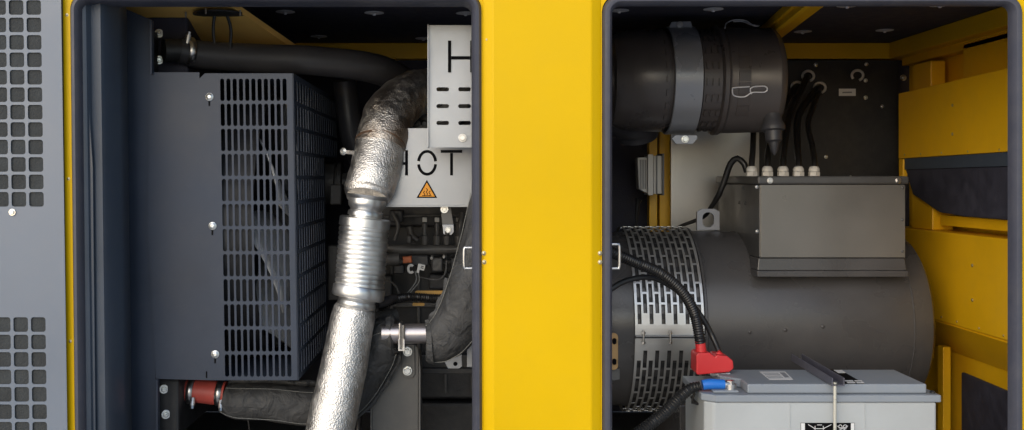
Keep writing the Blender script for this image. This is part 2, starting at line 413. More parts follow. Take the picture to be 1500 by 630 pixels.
# rear wall, left wall, right wall, floor
bm = B(); box(bm, XL - .03, XR + .03, YB, YB + 0.03, ZF, ZC + 0.031); obj('rear_wall', bm, FOAM, E)
bm = B(); box(bm, XL - 0.03, XL - 0.001, 2.13, YB, ZF, ZC - 0.006); obj('side_wall', bm, DARK, E)
bm = B(); box(bm, XR + 0.001, XR + 0.03, 2.13, YB, ZF, ZC + 0.02); obj('side_wall', bm, YEL2, E)
bm = B(); box(bm, XL, XR, 2.115, YB - 0.001, ZF - 0.05, ZF); obj('floor_tray', bm, GALV, E)
bm = B(); box(bm, -1.75, 1.5, 2.11, YB + 0.02, ZF - 0.39, ZF - 0.052); obj('base_skid', bm, DARK, E, bevel=.004)
bm = B(); box(bm, -1.75, 1.5, 2.12, YB + 0.04, ZC + 0.032, ZC + 0.05); obj('roof_skin', bm, YEL, E)
# dark rear panel in the right bay with fasteners, label and cable grommets
YP = 3.26
bm = B(); pbox(bm, 1090, 88, 1316, 420, YP, 0.02); obj('rear_panel', bm, DARK, E, bevel=.002)
for x, y, r in ((1195, 95, .0065), (1269, 94, .0065), (1268, 118, .0065), (1268, 143, .0065), (1195, 144, .0065), (1323, 114, .010), (1292, 156, .006), (1210, 230, .006)):
    dome(E, P(x, y, YP - .001 if x < 1316 else YB - .001), r)
bm = B(); pbox(bm, 1229, 130, 1253.5, 140.5, YP - .0015, .001); lb = obj('panel_label', bm, LABEL, E)
bm = B(); ribbon(bm, [(1234, 135.6), (1248, 135.2)], YP - .0026, 2.0); obj('print', bm, GINK, lb)
for x, y in ((1182, 112), (1199, 129), (1254, 111), (1166, 128)):
    p = P(x, y, YP); bm = B()
    pts = []
    for k in range(0, 15):
        a = R(-70 + 290 * k / 14); pts.append((p + Vector((math.cos(a) * .018, -.012, math.sin(a) * .016)), .0042))
    tube(bm, pts, seg=8, step=.006); obj('grommet', bm, GREYL, E, smooth=True)

# yellow stanchion and brown strip behind the module
bm = B(); pbox(bm, 951, 190, 963, 470, 3.20, .04); pbox(bm, 966, 190, 984, 470, 3.225, .03); obj('rear_stanchion', bm, YEL2, E, bevel=.002)
# galvanised splash plate on the rear
bm = B(); pprism(bm, [(984, 185), (1112, 185), (1112, 420), (984, 420)], 3.18, .003)
pprism(bm, [(983, 185), (986, 185), (986, 420), (983, 420)], 3.165, .018)
obj('splash_plate', bm, GALV, E)

# ---- right side duct boxes (yellow), plane x = 1.30
X1 = 1.30
def sidepoly(bm, yz, x, d):
    return prism(bm, [Vector((x, y, z)) for y, z in yz], Vector((d, 0, 0)))
D = thing('air_outlet_duct', 'yellow folded steel duct on the right bay wall, split by a black slot', 'duct', (1.35, 2.75, ZF))
bm = B(); sidepoly(bm, [(2.20, .065), (3.115, .057), (3.115, .255), (2.20, .270)], X1, .09)
sidepoly(bm, [(3.085, -.01), (3.115, -.01), (3.115, .056), (3.085, .056)], X1 + .001, .02)
up = obj('upper_panel', bm, YEL2, D, bevel=.002)
for y, z in ((2.765, .195), (2.765, .117)): dome(D, Vector((X1, y, z)), .0045, (-1, 0, 0), m=ZINCY)
for y in (2.52, 2.68, 2.83, 2.96, 3.07): dome(D, Vector((X1, y, .068)), .003, (-1, 0, 0), m=ZINCY)
bm = B(); sidepoly(bm, [(2.20, -.395), (3.20, -.400), (3.20, -.152), (2.20, -.148)], X1, .09)
obj('lower_panel', bm, YEL2, D, bevel=.003)
for y, z in ((2.655, -.228), (2.655, -.318)): dome(D, Vector((X1, y, z)), .0045, (-1, 0, 0), m=ZINCY)
for y in (2.50, 2.62, 2.74, 2.83): dome(D, Vector((X1, y, -.386)), .003, (-1, 0, 0), m=ZINCY)
# black lining: grey lip, then a foam wedge curving back into the slot
bm = B(); sidepoly(bm, [(2.2, .030), (3.08, .024), (3.08, .0565), (2.2, .064)], X1 + .004, .08); obj('lining_lip', bm, JAMB, D)
bm = B()
prof = [(X1 + .006, 3.08, .024), (X1 + .006, 3.03, -.05), (X1 + .008, 2.86, -.098), (X1 + .01, 2.72, -.104), (X1 + .01, 2.2, -.104), (X1 + .01, 2.2, .03)]
prism(bm, [Vector(p) for p in prof], Vector((.085, 0, 0))); obj('foam_lining', bm, FOAM, D, bevel=.004)
bm = B(); sidepoly(bm, [(2.93, -.046), (2.93, -.15), (3.07, -.15), (3.07, -.03)], X1 + .02, .06); obj('gusset', bm, YEL2, D, bevel=.002)
bm = B(); sidepoly(bm, [(2.2, -.106), (2.90, -.106), (2.90, -.135), (2.2, -.132)], X1 + .03, .05); obj('inner_strip', bm, YEL2, D)
# fold below the lower panel running back and down, with frame and black hatch
bm = B()
a = [Vector((X1 + .002, y, -.402)) for y in (2.2, 3.2)]; c = [Vector((X1 + .085, y, -.50)) for y in (2.2, 3.2)]
prism(bm, [a[0], a[1], c[1], c[0]], Vector((.004, 0, .004))); obj('drip_fold', bm, YEL2, D)
bm = B(); sidepoly(bm, [(2.2, -.50), (3.2, -.50), (3.2, -.76), (2.2, -.76)], X1 + .09, .01); obj('hatch_frame', bm, YEL2, D)
bm = B(); sidepoly(bm, [(2.2, -.555), (2.88, -.547), (2.88, -.74), (2.2, -.74)], X1 + .078, .011); obj('hatch', bm, FOAM, D, bevel=.004)
bm = B(); box(bm, X1 + .030, X1 + .052, 2.885, 2.92, ZF, -.478); obj('upright', bm, YEL2, D, bevel=.002)
# upper right: inner yellow sheet and small bracket box
bm = B(); sidepoly(bm, [(2.2, .262), (2.86, .262), (2.86, .37), (2.2, .37)], X1 + .075, .006); obj('top_sheet', bm, YEL2, D)
bm = B(); box(bm, 1.355, 1.40, 3.02, 3.14, .245, .345); obj('bracket_box', bm, YEL2, D, bevel=.004)

# ================================================================== PERFORATED GREY DOOR (far left)
V = thing('vent_door', 'blue grey perforated steel side panel with rows of rounded square holes, left of the yellow strip', 'vent panel', P(0, 900, 2.08))
bm = B(); cells = []
pitch = 25.55; hx = 10.7
cols = [51.3 - 25.7 * k for k in range(0, 8)]
def vm(u, v): return P(u + 0.0145 * (v - 150), v, 2.085)
top0 = 11 - pitch / 2 - 3 * pitch
def block(v0, rows_n):
    for c in cols:
        for r_ in range(rows_n):
            cells.append((c - 12.85, c + 12.85, v0 + r_ * pitch, v0 + (r_ + 1) * pitch, (hx, 10.7, 3.8)))
block(top0, 15); t_end = top0 + 15 * pitch
b0 = 475.5 - pitch / 2; block(b0, 14)
uL = cols[-1] - 12.85; uR = cols[0] + 12.85
cells += [(uL, uR, t_end, b0, None, 3), (uR, 91.5, top0, b0 + 14 * pitch, None, 6)]
perf(bm, vm, cells, n=5)
obj('perforated_sheet', bm, GREYP, V, solid=0.0015, off=1)
bm = B(); pprism(bm, [(-190, -120), (88, -120), (98, 860), (-180, 860)], 2.0885, .03); obj('foam_backing', bm, FOAMG, V)
bolt(V, P(18, 311, 2.084), .0048)

# ================================================================== RADIATOR GUARD
G = thing('radiator_guard', 'dark grey radiator cowl with slotted corner guard, three white screws down its face', 'radiator cowl', P(300, 800, 2.5))
YG = 2.30
def gm(u, v): return P(u + (v - 108) * 0.0170, v, YG)
bm = B()
rowp = 36.72; r0 = 113.2; NR = 12
colp = 9.13; c0 = 325.2
cells = []
for i in range(11):
    for j in range(NR):
        cells.append((c0 + (i - .5) * colp, c0 + (i + .5) * colp, r0 + j * rowp, r0 + (j + 1) * rowp, (3.05, 16.4, 3.0)))
ul = c0 - .5 * colp; ur = c0 + 10.5 * colp; vb_ = r0 + NR * rowp
cells += [(ul, ur, 107.5, r0, None), (ul, ur, vb_, 557, None), (ur, 429, 107.5, 557, None, 4), (300, ul, 107.5, 557, None, 4)]
perf(bm, gm, cells, n=5)
# solid plate left of the slots
bm.faces.new([bm.verts.new(gm(*q)) for q in ((300, 107.5), (300, 557), (221, 555), (212, 330), (219, 106), (292, 106), (292, 115))])
obj('slotted_plate', bm, RADP, G, solid=0.002, off=1)
# side frame plate (same face, set 2 mm back) up to the tank and down past the cover
bm = B()
pprism(bm, [(146, -30), (182, 12), (219, 28), (219.5, 108), (226, 110), (228, 552), (229, 720), (150, 720)], YG + .004, .004)
obj('side_frame', bm, RADP, G, bevel=.001)
bm = B(); pprism(bm, [(219, 28), (222, 30), (222.5, 108), (219.5, 108)], YG - .012, .016)
obj('frame_flange', bm, RADP, G); bm = B(); pprism(bm, [(228, 556), (231, 556), (231.5, 720), (228.5, 720)], YG - .010, .014)
obj('frame_flange', bm, RADP, G)
# perpendicular slotted side
def sm(u, v):     # u depth, v front py
    p = gm(429, v); return Vector((p.x, YG + u, p.z))
bm = B(); cells = []
for j in range(NR):
    deep = .75 if j < 3 else .47; n_ = 18 if j < 3 else 12
    d0 = .02
    w = (deep - .04) / n_
    for i in range(n_):
        cells.append((d0 + i * w, d0 + (i + 1) * w, r0 + j * rowp, r0 + (j + 1) * rowp, (w * .33, 15.5, w * .28)))
    cells.append((0, d0, r0 + j * rowp, r0 + (j + 1) * rowp, None)); cells.append((deep - .02, deep, r0 + j * rowp, r0 + (j + 1) * rowp, None))
cells += [(0, .75, 107.5, r0, None), (0, .47, vb_, 557, None)]
perf(bm, sm, cells, n=3)
obj('slotted_side', bm, RADP, G, solid=0.002, off=0)
# top and bottom closing sheets
a = gm(300, 107.5); c = gm(429, 107.5)
bm = B(); box(bm, a.x, c.x - .001, YG + .003, YG + .75, a.z - .003, a.z - .0005); obj('top_sheet', bm, RADP, G)
a = gm(300, 557); c = gm(429, 557)
bm = B(); box(bm, a.x, c.x - .001, YG + .003, YG + .47, a.z + .0005, a.z + .003); obj('bottom_sheet', bm, RADP, G)
for x, y in ((307, 142), (311.5, 331), (315.5, 519)):
    bm = B(); p = P(x, y, YG - .0005)
    lathe(bm, [(0, .0088), (.0015, .0088), (.0019, .0075), (.004, .0055), (.0046, .0028), (.003, .0026), (.003, .0001)], p, (0, -1, 0), seg=24)
    s_ = obj('screw', bm, BOLT, G, smooth=True)
    bm = B(); pprism(bm, rrect(x - .5, y + 9, 1.2, 4.5, 1.1, 4), YG - .0008, .0005); obj('keyhole', bm, INK, G)
bm = B(); pprism(bm, rrect(302.5, 549, 1.0, 5, .9, 4), YG - .0008, .0005); obj('slit', bm, INK, G)
# radiator core and tank behind the cowl
RC = thing('radiator', 'black radiator with top and bottom tanks behind the grey cowl', 'radiator', P(250, 800, 2.7))
bm = B(); box(bm, -.82, -.745, 2.33, 3.05, -.66, .345); obj('core', bm, DARK, RC, bevel=.004)
bm = B(); pbox(bm, 205, 24, 275, 112, 2.44, .3)
obj('top_tank', bm, FOAM, RC, bevel=.006)
bm = B(); pbox(bm, 226, 556, 262, 640, 2.35, .4); obj('bottom_tank', bm, DARK, RC, bevel=.006)
for x, y in ((233, 49), (233, 88), (240, 570), (243, 607)):
    bolt(RC, P(x, y, 2.439 if y < 300 else 2.349), .0068, (0.35, -1, 0), washer=1.55, stud=.008)
bolt(RC, P(162, 19, YG + .003), .006, (0, -1, 0))
# fan
FN = thing('cooling_fan', 'grey bladed cooling fan seen through the slots of the radiator guard', 'fan', P(385, 330, 2.72))
fc = Vector((-.475, 2.66, -.115)); xc = fc.copy()
bm = B(); lathe(bm, [(-.05, .02), (-.048, .075), (.03, .08), (.045, .06), (.05, .02)], fc); obj('hub', bm, DARK, FN, smooth=True)
for k in range(8):
    a = R(45 * k + 14); u = Vector((0, math.cos(a), math.sin(a))); t = Vector((0, -math.sin(a), math.cos(a)))
    bm = B(); rows2 = []
    for i in range(9):
        s = i / 8; r_ = .07 + .25 * s; ch = .065 + .065 * math.sin(s * 2.2); pit = R(52 - 18 * s)
        row = []
        for q in range(5):
            w = (q / 4 - .5) * 2
            row.append(bm.verts.new(fc + u * r_ + t * (w * ch * math.cos(pit) + .03 * s * s) + Vector((1, 0, 0)) * (w * ch * math.sin(pit) * .55 + .012 * (1 - w * w))))
        rows2.append(row)
    for A, C in zip(rows2, rows2[1:]):
        for q in range(4): bm.faces.new((A[q], A[q + 1], C[q + 1], C[q]))
    obj('blade', bm, FANP, FN, smooth=True, solid=.004)
bm = B(); lathe(bm, [(-.10, .345), (-.02, .335), (-.02, .345), (-.10, .355)], fc, seg=64, closed=False); obj('shroud_ring', bm, DARK, FN, smooth=True)

# ================================================================== HOSES of the left bay
H = thing('coolant_hose', 'thick black rubber hose running along the top of the left bay to the exhaust', 'hose', P(300, 110, 2.5))
bm = B(); ptube(bm, [(262, 74, 2.42, 19), (300, 81, 2.45, 21), (380, 86, 2.5, 21.5), (470, 90, 2.55, 21.5), (560, 104, 2.65, 22), (612, 138, 2.8, 22), (650, 170, 2.95, 22)], seg=28, step=.012)
obj('hose_body', bm, RUB, H, smooth=True)
bm = B(); ptube(bm, [(240, 74, 2.40, 17), (266, 74, 2.42, 17)], seg=24); obj('spigot', bm, DARK, H, smooth=True)
bm = B(); ptube(bm, [(271, 75, 2.425, 20.3), (281, 76, 2.435, 21.5)], seg=28, caps=False); cl = obj('clamp', bm, STEEL, H, smooth=True, solid=.0012)
bm = B(); p = P(275, 58, 2.41); lathe(bm, [(-.012, .007), (.012, .007)], p, (.2, 0, 1), seg=12); lathe(bm, [(.012, .0045), (.019, .0045)], p, (.2, 0, 1), seg=6); obj('clamp_screw', bm, STEEL, H)
bm = B(); ribbon(bm, [(345, 77.4), (357, 78)], 2.461, 1.8, .0008); obj('print', bm, LABEL, H)
T2 = B(); ptube(T2, [(505, 118, 2.85, 17), (508, 150, 2.86, 17), (516, 200, 2.87, 17), (535, 250, 2.9, 17), (560, 290, 2.95, 16)], seg=20)
obj('charge_air_hose', T2, RUB, None, smooth=True, label='short black hose dropping down between the slotted guard and the foil elbow', cat='hose')
# ceiling flue: disc with hanging cables
FL = thing('roof_flange', 'round black roof flange with small screws and two hanging cables', 'flange', Vector((-.62, 2.9, ZC)))
Yw = ZC * F / (VY - 18); c = P(322, 20, 2.43)
bm = B(); lathe(bm, [(0, .062), (.004, .062), (.006, .04), (.006, .001)], c, (0, 0, -1), seg=32); obj('disc', bm, DARK, FL)
for k in range(6):
    a = R(60 * k + 20); bm = B(); lathe(bm, [(0, .0022), (.013, .002), (.0135, .0005)], c + Vector((math.cos(a) * .078, math.sin(a) * .078, 0)), (0, 0, -1), seg=8); obj('pin', bm, STEEL, FL)
for dx in (-.012, .016):
    bm = B(); tube(bm, [(c + Vector((dx, 0, 0)), .004), (c + Vector((dx * 1.5, .01, -.04)), .004), (c + Vector((dx, .02, -.11)), .004)], seg=8); obj('cable', bm, CABLE, FL, smooth=True)

# ================================================================== EXHAUST
X = thing('exhaust_pipe', 'silver foil lagged exhaust pipe with ribbed steel flexible section, brown scorch round its elbow', 'exhaust pipe', P(480, 800, 2.3))
bm = B(); ptube(bm, [(668, 136, 2.86, 31), (632, 133, 2.72, 32), (600, 140, 2.60, 34), (573, 165, 2.52, 37), (562, 195, 2.47, 38), (557, 216, 2.455, 37.5)], seg=40, step=.006, wob=.016, wfreq=75)
obj('lagged_elbow', bm, FOILS, X, smooth=True)
bm = B(); ptube(bm, [(557.5, 212, 2.458, 36.5), (553, 235, 2.44, 37), (546, 262, 2.42, 37), (540, 280, 2.41, 36), (537.5, 291, 2.40, 31)], seg=40, step=.005, wob=.008, wfreq=90)
obj('lagging', bm, FOIL, X, smooth=True)
# overlapping scorched seam
bm = B(); ptube(bm, [(557.8, 211.5, 2.458, 38.0), (557.2, 214.5, 2.455, 38.0)], seg=48, step=.003, wob=.022, wfreq=300)
obj('seam', bm, RUST, X, smooth=True)
def plathe(bm, a, b, prof, Y0_=2.4, seg=48):
    """profile [(px along, px radius)] turned about the line a-b"""
    k = Y0_ / F; lathe(bm, [(t * k, r * k) for t, r in prof], a, (b - a), seg=seg); return bm
nA = P(539, 286, 2.40); nB = P(533.4, 333, 2.398)
bm = plathe(B(), nA, nB, [(0, 31), (3, 30), (6, 27), (12, 27.5), (17, 26.5), (20.5, 23.5), (23, 23.2), (24.5, 25.5), (27, 26.3), (30, 26.3), (31, 24), (36, 24)]); obj('neck', bm, BELL, X, smooth=True)
bm = plathe(B(), nA, nB, [(32.5, 24), (33, 35), (34.5, 37), (46, 37.2), (47, 36), (47.2, 30)]); obj('collar', bm, BELL, X, smooth=True)
# bellows
a = P(533.4, 333, 2.398); b_ = P(526.5, 422, 2.385); bm = B()
pts = []; NB = 13
rr = 36.5 / F * 2.39
d = (b_ - a); L_ = d.length; prof = []
for i in range(NB):
    t0 = L_ * i / NB; w = L_ / NB
    prof += [(t0, rr * .955), (t0 + w * .14, rr * .99), (t0 + w * .5, rr * 1.005), (t0 + w * .86, rr * .99), (t0 + w, rr * .955)]
lathe(bm, prof, a, d, seg=48); obj('bellows', bm, BELL, X, smooth=True)
cA = P(526.7, 420, 2.386); cB = P(521, 452, 2.38)
bm = plathe(B(), cA, cB, [(0, 30), (.2, 37.2), (1.5, 38.2), (13, 38.4), (16.5, 37), (18, 33), (18.5, 27)]); obj('collar', bm, BELL, X, smooth=True)
bm = plathe(B(), cA, cB, [(15, 26), (18, 27.5), (21, 26.5), (23, 27.8), (28, 28.2), (30, 27), (36, 26)]); obj('neck', bm, BELL, X, smooth=True)
bm = B(); ptube(bm, [(520.5, 447, 2.38, 26), (519.5, 452, 2.38, 30.5), (515, 475, 2.375, 32.5), (505, 530, 2.36, 34), (492, 590, 2.34, 35), (478, 655, 2.32, 35.5), (460, 740, 2.3, 35.5)], seg=40, step=.006, wob=.007, wfreq=60)
obj('lower_lagging', bm, FOIL, X, smooth=True)
bm = B(); beam(bm, P(500, 222, 2.42), P(520, 224, 2.45), .006, .010); st = obj('stud', bm, STEEL, X, bevel=.001)
bolt(X, P(503, 222, 2.415), .006, (-.6, -1, 0))

# ================================================================== HEAT SHIELDS
HS = thing('upper_heat_shield', 'silver sheet heat shield with a large letter H above rows of slots', 'heat shield', P(680, 215, 2.3))
Yh = 2.30
bm = B(); x0, x1 = 628, 780
cells = []
xs = [628, 664.5, 696, 728, 764, 780]; ys = [118.5, 143.2, 167.8, 192.5]
for i in range(1, 5):
    pass
ux = [(632.5, 664.5), (664.5, 696.5), (696.5, 728.5), (728.5, 760.5)]
for (a, c_) in ux:
    for j in range(3): cells.append((a, c_, ys[j], ys[j + 1], (9.2, 3.0, 2.7)))
cells += [(628, 780, 37, 118.5, None), (628, 780, 192.5, 216, None), (628, 632.5, 118.5, 192.5, None), (760.5, 780, 118.5, 192.5, None)]
perf(bm, lambda u, v: P(u, v, Yh), cells)
obj('plate', bm, ZINC, HS, solid=.002, off=1)
bm = B(); a = P(628, 37, Yh); c_ = P(628, 216, Yh); box(bm, a.x - .0022, a.x - .0001, Yh - .012, Yh + .05, c_.z, a.z)
box(bm, a.x, P(780, 37, Yh).x, Yh - .001 + .003, Yh + .05, a.z - .003, a.z - .0005); obj('folded_edge', bm, ZINC, HS)
bm = B()
for seg_ in ([(658.5, 59.5), (658.5, 106)], [(661, 84.6), (688.5, 84.6)], [(691, 59.5), (691, 106)]): ribbon(bm, seg_, Yh - .003, 4.6, .0008)
obj('letter', bm, INK, HS)
bolt(HS, P(677.5, 202, Yh - .0025), .0072, m=STEEL, washer=1.35)
HL = thing('lower_heat_shield', 'silver sheet heat shield reading HOT above an orange hot surface triangle', 'heat shield', P(650, 301, 2.45))
Yl = 2.45
bm = B(); pprism(bm, [(548, 188), (800, 188), (800, 301), (548, 301)], Yl, .002); box(bm, P(548, 301, Yl).x, P(800, 301, Yl).x, Yl - .004, Yl + .06, P(0, 303, Yl).z, P(0, 301.2, Yl).z)
obj('plate', bm, ZINC, HL)
def stencilO(bm, cx, cy, rx, ry, Y, w):
    for s in (1, -1):
        pts = [(cx + rx * math.cos(R(t)), cy - s * ry * math.sin(R(t))) for t in range(7, 174, 11)]
        ribbon(bm, pts, Y, w, .0008)
bm = B(); Yt = Yl - .0012
ribbon(bm, [(571, 220), (571, 257)], Yt, 4.2, .0008); ribbon(bm, [(573.3, 239.5), (593.3, 239.5)], Yt, 4, .0008)
ribbon(bm, [(595.5, 220), (595.5, 257)], Yt, 4.2, .0008)
stencilO(bm, 625.6, 238.5, 12.6, 16.8, Yt, 4.2)
ribbon(bm, [(645.5, 221.8), (677, 221.8)], Yt, 4.2, .0008); ribbon(bm, [(661.4, 224.2), (661.4, 257)], Yt, 4.2, .0008)
obj('lettering', bm, INK, HL)
sg = B(); pprism(sg, [(625.3, 263.5), (640.5, 290), (610, 290)], Yl - .0012, .001); tri = obj('warning_triangle', sg, INK, HL, bevel=.002)
bm = B(); pprism(bm, [(625.3, 267.5), (637, 288), (613.6, 288)], Yl - .0019, .0005); obj('triangle_face', bm, ORANGE, tri)
bm = B()
for dx in (-4, 0, 4):
    ribbon(bm, [(625.3 + dx + 1.1 * math.sin(t * 1.5), 285.5 - t * 1.35 + abs(dx) * .2) for t in range(0, 8 if dx == 0 else 6)], Yl - .0026, 1.0, .0005)
ribbon(bm, [(618.5, 286.6), (632, 286.6)], Yl - .0026, .9, .0005)
obj('heat_waves', bm, INK, tri)
# hanging bracket under the shield
HB = thing('hanging_bracket', 'forked dark steel bracket hanging under the HOT heat shield with a bolt in its fork', 'bracket', P(655, 343, 2.5))
bm = B(); pprism(bm, [(645, 302), (660, 302), (664.5, 329), (648, 329)], 2.475, .004)
obj('arm', bm, BRACK, HB, bevel=.001)
bm = B(); pprism(bm, [(648, 329), (664.8, 329), (665, 340), (661, 344.5), (658.7, 344), (659, 339), (655, 336.5), (652, 339), (652.5, 344), (649.5, 343)], 2.473, .006); obj('fork', bm, ZINC, HB, bevel=.001)
bolt(HB, P(651, 306.5, 2.474), .0058, washer=1.7); bolt(HB, P(656.5, 337, 2.472), .0062, washer=1.2)

# ================================================================== ENGINE
EN = thing('diesel_engine', 'black diesel engine block with injectors and wiring, behind the exhaust and heat shields', 'engine', P(640, 800, 2.9))
bm = B(); box(bm, -.33, .36, 2.86, 3.2, -.62, .12); obj('block', bm, ENG, EN, bevel=.008)
bm = B(); box(bm, -.30, .30, 2.80, 2.90, -.135, -.02); obj('cylinder_head', bm, ENG, EN, bevel=.006)
bm = B(); box(bm, -.27, .27, 2.84, 3.1, -.0195, .10); obj('rocker_cover', bm, ENG2, EN, bevel=.012)
bm = B()
for i in range(9):
    x = -.30 + i * .075; box(bm, x, x + .008, 2.846, 2.862, -.60, -.20)
for z in (-.24, -.36, -.50): box(bm, -.31, .34, 2.842, 2.8615, z, z + .012)
obj('block_rib', bm, ENG2, EN, bevel=.002)
# fuel rail + injector stubs
bm = B(); ptube(bm, [(500, 352, 2.7, 5), (560, 362, 2.7, 6), (600, 366, 2.7, 8), (720, 364, 2.7, 5.5)], seg=14); obj('rail', bm, ENG2, EN, smooth=True)
for x in (622, 640, 654, 671, 690):
    bm = B(); c_ = P(x, 352, 2.70)
    lathe(bm, [(-.012, .008), (.0, .010), (.012, .010), (.014, .006), (.03, .006), (.03, .008), (.045, .008), (.047, .004), (.062, .004)], c_, (0, 0, 1), seg=10); obj('injector', bm, ENG2, EN, smooth=True)
    bm = B(); c_ = P(x, 322, 2.69); box(bm, c_.x - .006, c_.x + .006, c_.y, c_.y + .01, c_.z - .006, c_.z + .006); obj('injector_plug', bm, GREYL if x == 622 or x == 640 else ENG2, EN, bevel=.001)
for pts in ([(560, 318, 2.74, 2.2), (620, 316, 2.74, 2.2), (700, 315, 2.74, 2.2)],
            [(575, 312, 2.7, 3), (583, 330, 2.7, 3.5), (578, 352, 2.7, 3)],
            [(505, 372, 2.68, 9), (540, 380, 2.66, 9.5), (585, 380, 2.66, 9.5)],
            [(600, 332, 2.73, 5), (603, 345, 2.73, 5), (612, 352, 2.73, 5)],
            [(676, 312, 2.7, 4), (674, 330, 2.69, 4), (672, 350, 2.7, 4)],
            [(610, 405, 2.64, 1.2), (640, 410, 2.64, 1.2), (652, 400, 2.65, 1.2), (654, 382, 2.66, 1.2)],
            [(568, 410, 2.62, 1.6), (580, 420, 2.60, 1.6), (588, 440, 2.60, 1.6)]):
    bm = B(); ptube(bm, pts, seg=10, step=.006); obj('engine_pipe', bm, ENG2, EN, smooth=True)
for (xa, ya, xb, yb, yy, mt) in ((576, 388, 592, 402, 2.66, ENG), (602, 374, 628, 390, 2.68, ENG), (632, 378, 648, 398, 2.68, ENG2), (660, 378, 676, 394, 2.68, ENG), (596, 345, 602, 356, 2.65, ENG2),
                                 (500, 404, 574, 436, 2.74, ENG), (570, 308, 590, 326, 2.72, ENG), (628, 402, 652, 424, 2.74, ENG), (655, 400, 690, 420, 2.76, ENG2), (630, 376, 634, 381, 2.66, GREYL), (648, 374, 652, 379, 2.66, GREYL)):
    bm = B(); pbox(bm, xa, ya, xb, yb, yy, .05); obj('casting', bm, mt, EN, bevel=.004)
for x, y in ((612, 181), (604, 184), (622, 182), (590, 190)):
    bolt(EN, P(x, y, 2.62), .005, m=BRACK)
bm = B(); pprism(bm, [(590, 184), (632, 181), (632, 190), (590, 192)], 2.625, .06); obj('turbo_flange', bm, ENG2, EN, bevel=.003)
bm = B(); lathe(bm, [(0, .07), (.02, .085), (.06, .085), (.08, .06)], P(640, 150, 2.75), (0, -1, 0), seg=32); obj('turbo_housing', bm, ENG2, EN, smooth=True)
# crank pulley seen between guard and exhaust
bm = B(); lathe(bm, [(-.03, .06), (0, .06), (.003, .05), (.006, .05), (.009, .06), (.02, .06), (.022, .03), (.035, .03)], P(492, 268, 3.0), (1, 0, 0), seg=32); obj('pulley', bm, ENG2, EN, smooth=True)
bm = B(); pbox(bm, 480, 360, 500, 440, 2.92, .05); obj('front_cover', bm, ENG2, EN, bevel=.004)
bm = B(); pbox(bm, 483, 270, 500, 300, 2.9, .05); obj('front_cover', bm, ENG2, EN, bevel=.004)
# sump / lower block in the dark
bm = B(); box(bm, -.25, .34, 2.84, 3.15, -.75, -.625); obj('sump', bm, ENG, EN, bevel=.01)
bm = B(); pbox(bm, 613, 540, 700, 548, 2.62, .03); pbox(bm, 613, 520, 700, 539, 2.64, .04); obj('foot_rail', bm, DARK, EN, bevel=.002)

# harness, connectors
bm = B(); box(bm, -.011, .011, -.014, .012, -.008, .008, Matrix.Translation(P(597, 380, 2.60)) @ Matrix.Rotation(R(-6), 4, 'Y'))
box(bm, -.008, .010, -.016, -.0141, -.006, .006, Matrix.Translation(P(597, 380, 2.60)) @ Matrix.Rotation(R(-6), 4, 'Y'))
obj('orange_connector', bm, ORC, None, bevel=.002, label='small orange wiring connector on the black engine', cat='connector')
cw = []
W = thing('sensor_plug', 'round white clip with an open jaw on grey wires, left of the square white plug', 'plug', P(602, 394, 2.58))
bm = B(); pts = [(P(602 + 4 * math.cos(R(t)), 394 + 5.5 * math.sin(R(t)), 2.57), .0034) for t in range(40, 320, 25)]
tube(bm, pts, seg=8, step=.004); obj('clip', bm, WHITE, W, smooth=True)
bm = B(); ptube(bm, [(608, 397, 2.57, .9), (610, 410, 2.57, .9), (603, 422, 2.57, .9), (592, 434, 2.57, .9)], seg=6, step=.005); obj('wire', bm, THREAD, W, smooth=True)
W = thing('sensor_plug', 'square white wiring plug with dark slots on grey wires, right of the round white clip', 'plug', P(617, 393, 2.58))
bm = B(); M_ = Matrix.Translation(P(617, 392, 2.58)) @ Matrix.Rotation(R(14), 4, 'Y')
box(bm, -.009, .009, -.006, .006, -.006, .009, M_); box(bm, -.009, -.002, -.005, .005, -.015, -.0061, M_); obj('housing', bm, WHITE, W, bevel=.0012)
bm = B(); box(bm, -.001, .006, -.0068, -.0062, -.001, .001, M_); box(bm, -.001, .006, -.0068, -.0062, .003, .005, M_); obj('slot', bm, INK, W)
bm = B(); ptube(bm, [(613, 400, 2.57, .9), (614, 412, 2.57, .9), (605, 424, 2.57, .9), (596, 435, 2.57, .9)], seg=6, step=.005); obj('wire', bm, THREAD, W, smooth=True)
bm = B(); ptube(bm, [(555, 450, 2.5, 6.5), (575, 440, 2.52, 6.5), (600, 435, 2.55, 6), (640, 437, 2.57, 6), (720, 438, 2.6, 6)], seg=14, corr=.0009, pitch=.006)
obj('wiring_conduit', bm, CABLE, None, smooth=True, label='black corrugated wiring conduit crossing the engine under the white plugs', cat='conduit')
bm = B(); ptube(bm, [(552, 446, 2.47, 7), (566, 441, 2.49, 7.5), (578, 437, 2.52, 6)], seg=12); obj('rubber_sleeve', bm, RUB, None, smooth=True, label='black rubber sleeve over the end of the conduit beside the exhaust', cat='sleeve')
CT = thing('cable_tray', 'ochre toothed plastic strip behind the corrugated wiring conduit', 'cable strip', P(640, 432, 2.6))
bm = B(); pprism(bm, rrect(634, 429.5, 26, 3.6, 3, 4), 2.59, .006)
obj('strip', bm, OCHRE, CT)
bm = B()
for i in range(22): pbox(bm, 614 + i * 1.9, 433, 615 + i * 1.9, 435.5, 2.588, .004)
obj('teeth', bm, OCHRE, CT)
bm = B(); pprism(bm, rrect(613, 446, 9, 2.2, 2, 4), 2.575, .006); obj('tab', bm, OCHRE, CT)

